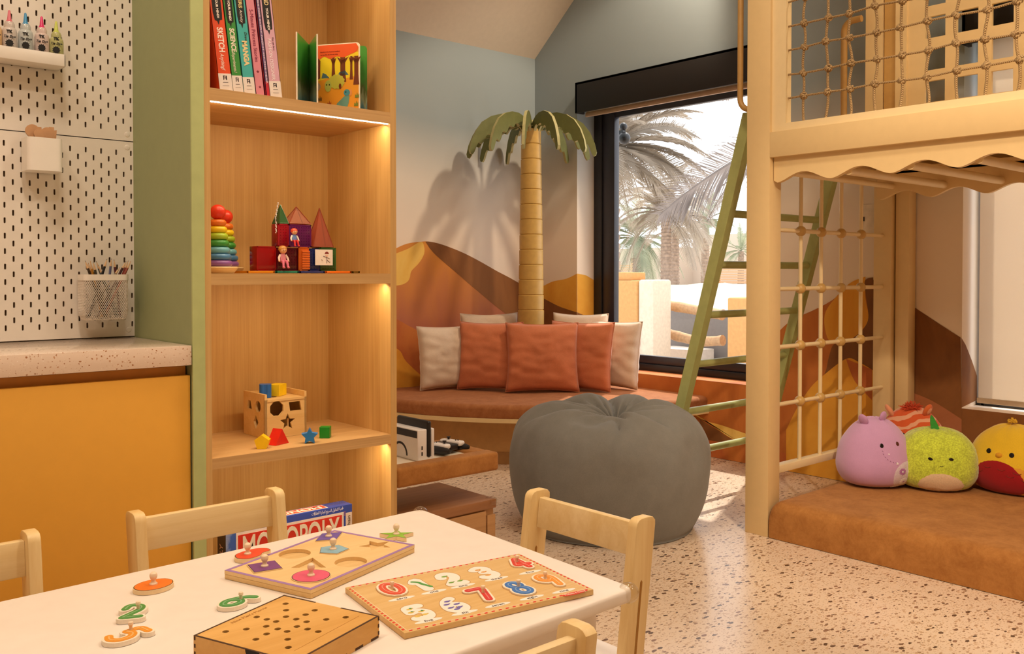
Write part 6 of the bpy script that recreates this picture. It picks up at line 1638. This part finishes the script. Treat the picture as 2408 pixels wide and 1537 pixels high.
link('side', *boxg(0, t_, -D_ + t_, -t_, 0, .0318), M_MB, mb); link('side', *boxg(W_ - t_, W_, -D_ + t_, -t_, 0, .0318), M_MB, mb)
link('bottom', *boxg(t_, W_ - t_, -D_ + t_, -t_, 0, .003), plain('#2a1a0e', .9), mb)  # near-black colour paints the shade inside the box, seen through the holes
e3 = .0031
bur = [boxg(0, W_, -t_, 0, .0318, .0325), boxg(0, W_, -D_, -D_ + t_, .0318, .0325), boxg(0, t_, -D_ + t_, -t_, .0318, .0325), boxg(W_ - t_, W_ + .0, -D_ + t_, -D_ * .62, .0318, .0325), boxg(W_ - t_, W_, -D_ * .35, -t_, .0318, .0325)]
link('burnt_rim', *join(*bur), M_BURN, mb, smooth=False)
fing = []
for k in range(5):
    u = W_ * (.14 + .2 * k); fing.append(boxg(u - .009, u + .009, -D_ - .0003, -D_, 0, .0035)); fing.append(boxg(u - .009, u + .009, 0, .0003, 0, .0035))
for k in range(3): z_ = .004 + .011 * k; fing.append(boxg(W_ - .003, W_ + .0003, -D_ - .0003, -D_ + .003, z_, z_ + .0055)); fing.append(boxg(-.0003, .003, -D_ - .0003, -D_ + .003, z_, z_ + .0055)); fing.append(boxg(-.0003, .0, -.004, -.001, z_, z_ + .0055))
for fg in fing: link('burnt_joint', *fg, M_BURN, mb, smooth=False)
link('thumb_notch', *xf(prismg([(.013 * math.cos(R(q)), .012 * math.sin(R(q))) for q in range(180, 361, 12)], 'x', -.0006, .0004), Matrix.Translation((0, -D_ * .60, .0322))), plain('#1c120a', .8), mb, smooth=False)
uu, vv = loc2(450 + 730 / 5.351, 1380 + 350 / 5.351, zt, o_, a_)
text('engraved_title', "Nine Men's Morris", (uu, vv, .0323), (1, 0, 0), (0, 1, 0), .0085, plain('#b07a34', .7), mb, ext=.0002, width=.072)
ua, va = loc2(450 + 1290 / 5.351, 1380 + 800 / 5.351, zt, o_, a_); ub, vb_ = loc2(450 + 2110 / 5.351, 1380 + 360 / 5.351, zt, o_, a_)
link('engraved_line', *strokeg([(ua, va), (ub, vb_)], .0005, .0321, .0324), plain('#b07a34', .7), mb, smooth=False)

# ------------------------------------------------------------------ outside the window
M_SAND = plain('#cfc1b0', .9, var=.03); M_STUC = plain('#c8945a', .9, var=.04); M_STUC_LIT = plain('#d6c4ac', .9, var=.04); M_POLE = plain('#b8936c', .8, var=.08)
gr = struct(link('ground', *join(boxg(4.8, 110, -40, 90, -1.2, -1.1), boxg(10.5, 110, -20, 90, -1.1, .20)), M_SAND)); gr.name = 'terrain'
tr_ = tag(box('terrace', 4.76, 10.3, -4.0, 11.5, -1.098, -.125, plain('#b8b2ae', .9, var=.03)), 'pale terrace floor outside the palm view window', 'terrace')
w1 = thing('terrace_wall', 'ochre terrace wall with a stepped top left of the log railing', 'wall', (8, 7.1, -.12))
link('pier', *join(boxg(8.0, 8.3, 6.93, 7.9, -.12, 1.02, .02), boxg(8.05, 8.3, 7.05, 7.9, 1.02, 1.115, .015)), M_STUC, w1)
link('lit_pier_face', *boxg(8.02, 8.35, 6.70, 6.93, -.12, 1.03, .03), M_STUC_LIT, w1)  # paler stucco colour paints in the sunlit side of the pier
w2 = thing('terrace_pillar', 'ochre terrace pillar behind the ladder', 'pillar', (8.4, 5.4, -.12))
link('pier', *join(boxg(8.3, 8.9, 4.4, 5.90, -.12, .84, .02), boxg(8.32, 8.9, 4.4, 5.66, .84, .93, .015)), M_STUC, w2)
def log(pts, r, label):
    P = smooth_pts(pts, 6); t = tag(tube('railing_log', P, [r * (1 + .18 * noise.noise(Vector((k * .4, r * 90, 0)))) for k in range(len(P))], M_POLE, None, 10), label, 'railing log', 'rough log rails between the terrace walls'); return t
def ax(px, py, x=8.6): return tuple(at(px, py, x=x))
log([ax(1500, 745), ax(1518, 712), ax(1560, 716), ax(1600, 722), ax(1660, 733), ax(1700, 740)], .062, 'upper rough log rail between the ochre walls')
log([ax(1502, 800), ax(1522, 774), ax(1545, 776), ax(1600, 792), ax(1650, 802), ax(1700, 800)], .06, 'lower rough log rail between the ochre walls')
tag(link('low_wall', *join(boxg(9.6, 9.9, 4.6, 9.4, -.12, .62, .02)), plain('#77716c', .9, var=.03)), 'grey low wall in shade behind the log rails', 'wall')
tag(link('stone_step', *boxg(9.1, 9.5, 6.95, 7.6, -.12, .15), M_SAND), 'pale stone step between the log rails and the grey wall', 'step')
hd = thing('distant_house', 'pale flat-roofed house far behind the palms', 'house', (64, 46, .2))
link('walls', *join(boxg(60, 70, 34, 46, .2, 4.2), boxg(58, 68, 46, 60, .2, 3.2), boxg(56, 57, 41, 42, .2, 3.8)), plain('#c4b3a2', .9, var=.03), hd)  # wall colour lightened to paint in distance haze
for (y, z) in ((37, 2.2), (43, 2.4), (50, 1.6)): box('window_opening', 59.9 if y < 46 else 57.9, 60.1 if y < 46 else 58.1, y, y + .8, z, z + .8, plain('#8a6a54', .8), hd)
for k, (y, x) in enumerate(((39.5, 44), (30.2, 43), (28.0, 43))):
    t = thing('wooden_screen', ['slatted wooden screen at the left beyond the terrace', 'slatted wooden screen between two palm trunks', 'slatted wooden screen right beside the palm trunks'][k], 'screen', (x, y, .2), group='slatted garden screens')
    link('slats', *join(*[boxg(x, x + .1, y - .9, y + .9, 0.3 + .14 * i, 0.39 + .14 * i) for i in range(10)], boxg(x - .03, x + .12, y - 1, y - .9, .2, 1.75), boxg(x - .03, x + .12, y + .9, y + 1, .2, 1.75)), plain('#cfa47e', .8), t, smooth=False)
dn_ = []
for i in range(14):
    rr = random.Random(i); dn_.append(latheg([(.0001 if j == 8 else 3.2 * math.cos(j * math.pi / 16), (.3 + .25 * rr.random()) * math.sin(j * math.pi / 16)) for j in range(9)], (28 + rr.random() * 14, 16 + i * 2.1, .12), 16))
tag(link('sand_mounds', *join(*dn_), M_SAND, ang=80), 'low pale sand mounds under the palms', 'sand', kind='stuff')

rp = random.Random(11)
M_TRK = plain('#a08c7c', .95, var=.12, scale=8)
def frondg(base, az, el, ln, droop, seed, wid=.42, n=34, roll=0):
    """a feather leaf: arched rib with many narrow leaflets"""
    r_ = random.Random(seed); V = []; F = []; rib = []
    d = Vector((math.cos(az) * math.cos(el), math.sin(az) * math.cos(el), math.sin(el))); p = Vector(base)
    side = Vector((-math.sin(az), math.cos(az), 0)); st = ln / n
    if roll: side = (side * math.cos(roll) + (Vector((0, 0, 1)) - d * d.z) * math.sin(roll)).normalized()
    for i in range(n + 1):
        rib.append(p.copy()); d = (d + Vector((0, 0, -droop * st * (0.4 + i / n)))).normalized(); p = p + d * st
    g = tubeg(rib[::3] + [rib[-1]], [.022 * ln / 2.6 * (1 - .8 * i / (len(rib[::3]))) for i in range(len(rib[::3]) + 1)], 5)
    upv = Vector((0, 0, 1))
    for i in range(3, n):
        f = i / n; L_ = wid * ln / 2.6 * math.sin(math.pi * (.12 + .86 * f)) ** .6 * 1.25
        dd = (rib[i + 1] - rib[i]).normalized() if i < n else d
        for sg in (-1, 1):
            for sub in (0, .5):
                b0 = rib[i] + (rib[i + 1] - rib[i]) * sub
                out = (side * sg * .8 + dd * (.75 + .2 * r_.random()) + upv * (.12 + .14 * r_.random() - .25 * (f))).normalized(); w_ = dd * .015 * ln / 2.6 + upv * .004
                e = b0 + out * L_ * (.85 + .3 * r_.random()); e.z -= L_ * L_ * .20
                m_ = b0 + out * L_ * .5; m_.z += .01
                k = len(V); V.extend([b0 - w_, b0 + w_, m_ + w_ * .9, e, m_ - w_ * .9]); F.append([k, k + 1, k + 2, k + 3, k + 4])
    return join(g, (V, F))
def palm(label, x, y, zb_, zt_, r, nf, ln, seed, m_, group='date palms outside the window', azs=None, n=34, wid=.42, extra=()):
    t = thing('date_palm', label, 'palm tree', (x, y, zb_), group=group)
    pr = []; k_ = max(8, int((zt_ - zb_) / .16))
    for i in range(k_):
        za = (zt_ - zb_) * i / k_; rr = r * (1.12 - .2 * i / k_); pr += [(rr * .9, za), (rr * 1.08, za + (zt_ - zb_) / k_ * .8)]
    link('trunk', *latheg([(.0001, 0)] + pr + [(.0001, zt_ - zb_)], (x, y, zb_), 14), M_TRK, t)
    rs = random.Random(seed); G = []
    for i in range(nf):
        az = 2 * math.pi * i / nf + rs.uniform(-.2, .2) if azs is None else azs[i % len(azs)] + rs.uniform(-.15, .15)
        el = R(rs.choice((70, 50, 35, 10, -10, -35)) + rs.uniform(-8, 8))
        G.append(frondg((x, y, zt_), az, el, ln * rs.uniform(.8, 1.1), rs.uniform(.45, .75), seed * 100 + i, wid, n))
    for (az, el, l_, dr, wd) in extra: G.append(frondg((x, y, zt_), R(az), R(el), l_, dr, 77, wd, 46, roll=1.1))
    link('crown', *join(*G), m_, t, smooth=False); return t
def leafm(h):
    m, t, b = nt('palm_leaf_' + h.strip('#')); b.inputs['Base Color'].default_value = hexc(h); b.inputs['Roughness'].default_value = .6
    n = N(t, 'ShaderNodeTexNoise', i_Scale=1.5); L(t, coords(t, obj=False), n.inputs['Vector']); c = hexc(h)
    r = ramp(t, n.outputs['Fac'], [(.35, tuple(v * .75 for v in c[:3]) + (1,)), (.65, c)]); L(t, r.outputs[0], b.inputs['Base Color'])
    tl = N(t, 'ShaderNodeBsdfTranslucent'); L(t, r.outputs[0], tl.inputs[0]); mx = N(t, 'ShaderNodeMixShader'); mx.inputs[0].default_value = .35
    L(t, b.outputs[0], mx.inputs[1]); L(t, tl.outputs[0], mx.inputs[2]); L(t, mx.outputs[0], t.nodes['Material Output'].inputs[0]); return m
M_L1 = leafm('#b3a594'); M_L2 = leafm('#a6ad92'); M_L3 = leafm('#9a908c')  # leaf colours lightened to carry the outdoor haze
def pd(px, dep):
    d = _fw + _rt * ((px - 1204) / FPX); return d.x * dep, d.y * dep
for (px_, dep, y0_, yc_, r, nf, ln, sd, m_, n_, lab) in (
    (1432, 17, -1.1, 345, .2, 48, 1.95, 3, M_L1, 34, 'large drooping date palm at the left of the window view'),
    (1566, 42, .2, 505, .24, 44, 3.3, 4, M_L1, 30, 'date palm with a thick trunk in the middle of the window view'),
    (1587, 47, .2, 540, .22, 18, 2.7, 8, M_L1, 26, 'slim date palm just right of the thick trunk'),
    (1500, 52, .2, 560, .3, 40, 3.6, 5, M_L2, 26, 'pale date palm further back at the left of the view'),
    (1658, 56, .2, 520, .25, 28, 2.4, 6, M_L2, 26, 'upright date palm standing free left of the ladder'),
    (1742, 60, .2, 590, .2, 18, 2.2, 9, M_L2, 24, 'young date palm seen between ladder and post'),
    (1880, 15, -1.1, 300, .22, 3, 2.6, 7, M_L3, 42, 'near date palm hidden by the post whose fronds reach left')):
    x, y = pd(px_, dep); zz_ = H + (643 - yc_) / 2142 * dep; palm(lab, x, y, y0_, zz_, r, nf, ln, sd, m_, n=n_, wid=.40, azs=[R(-41 + d_) for d_ in range(-120, 121, 16)] if px_ == 1432 else ([R(139 + d_) for d_ in range(-60, 61, 15)] if px_ == 1880 else None),
         extra=((139, -24, 2.75, .16, .62),) if px_ == 1880 else (((-41, 34, 1.8, .8, .5), (-45, -8, 2.2, .5, .5), (-38, -28, 2.5, .4, .5)) if px_ == 1432 else ()))
# black wall lantern outside, next to the window frame
ln_ = at(1468, 325, x=5.0)
lt = thing('wall_lantern', 'black round outdoor lantern beside the window frame', 'lantern', tuple(ln_))
ball('globe', tuple(ln_), .045, M_BLACK, lt, 18); box('bracket', ln_.x - .015, ln_.x + .015, ln_.y, ln_.y + .5, ln_.z + .03, ln_.z + .06, M_BLACK, lt); ball('finial', (ln_.x, ln_.y + .01, ln_.z + .085), .03, M_BLACK, lt, 14)

# ------------------------------------------------------------------ nest small pieces under the part they sit on
NEST = {'hem_bar': 'blind_cloth', 'print': 'body', 'splash_print': 'body', 'highlight': 'number_face', 'studs': 'tile', 'brick_slats': 'tile', 'tile_frame': 'tile',
        'spine_print': 'cover', 'title_band': 'cover', 'spine_label': 'cover', 'publisher_mark': 'cover', 'spine_ornament': 'cover', 'spine_foot': 'cover', 'page_text': 'page', 'page_print': 'page',
        'screw_cap': 'board', 'inner_ear': 'ear', 'vent_band': 'dock_front', 'port': 'dock_front', 'cable_cutout': 'dock_front', 'thumb_stick': 'stick_controller', 'button': 'stick_controller',
        'flower_print': 'flowered_belly', 'flower_centre': 'flowered_belly', 'lead': 'sharpened_wood', 'hand': 'arm', 'shoe': 'leg', 'hair': 'head', 'stitch': 'body', 'seam': ('pillow_body', 'bag'),
        'red_panel': 'panel_border', 'logo_letters': 'box', 'small_print': 'box', 'star_print': 'box', 'side_word': 'white_label', 'top_panel_red': 'top_panel', 'word_print': 'board', 'word_oval': 'board',
        'maker_print': ('board', 'base_layer'), 'maker_mark': 'board', 'border_strip': 'board', 'dash_print': 'board', 'engraved_title': 'lid', 'engraved_line': 'lid', 'drawing': 'card', 'rocker': 'plate', 'violet_border': 'cut_layer'}
def bn_(o): return o.name.split('.')[0]
for root in [o for o in bpy.data.objects if o.parent is None and o.children]:
    kids = sorted(root.children, key=lambda o: o.name); cnt_ = {}
    for k in kids:
        tgt = NEST.get(bn_(k))
        if not tgt: continue
        tg = tgt if isinstance(tgt, tuple) else (tgt,)
        c = [q for q in kids if bn_(q) in tg and not q.children or (bn_(q) in tg)]
        if not c: continue
        same = [q for q in kids if bn_(q) == bn_(k)]
        i = same.index(k)
        if len(c) == 1: p = c[0]
        elif len(same) == len(c): p = c[i]
        else: p = c[i * len(c) // len(same)]
        k.parent = p
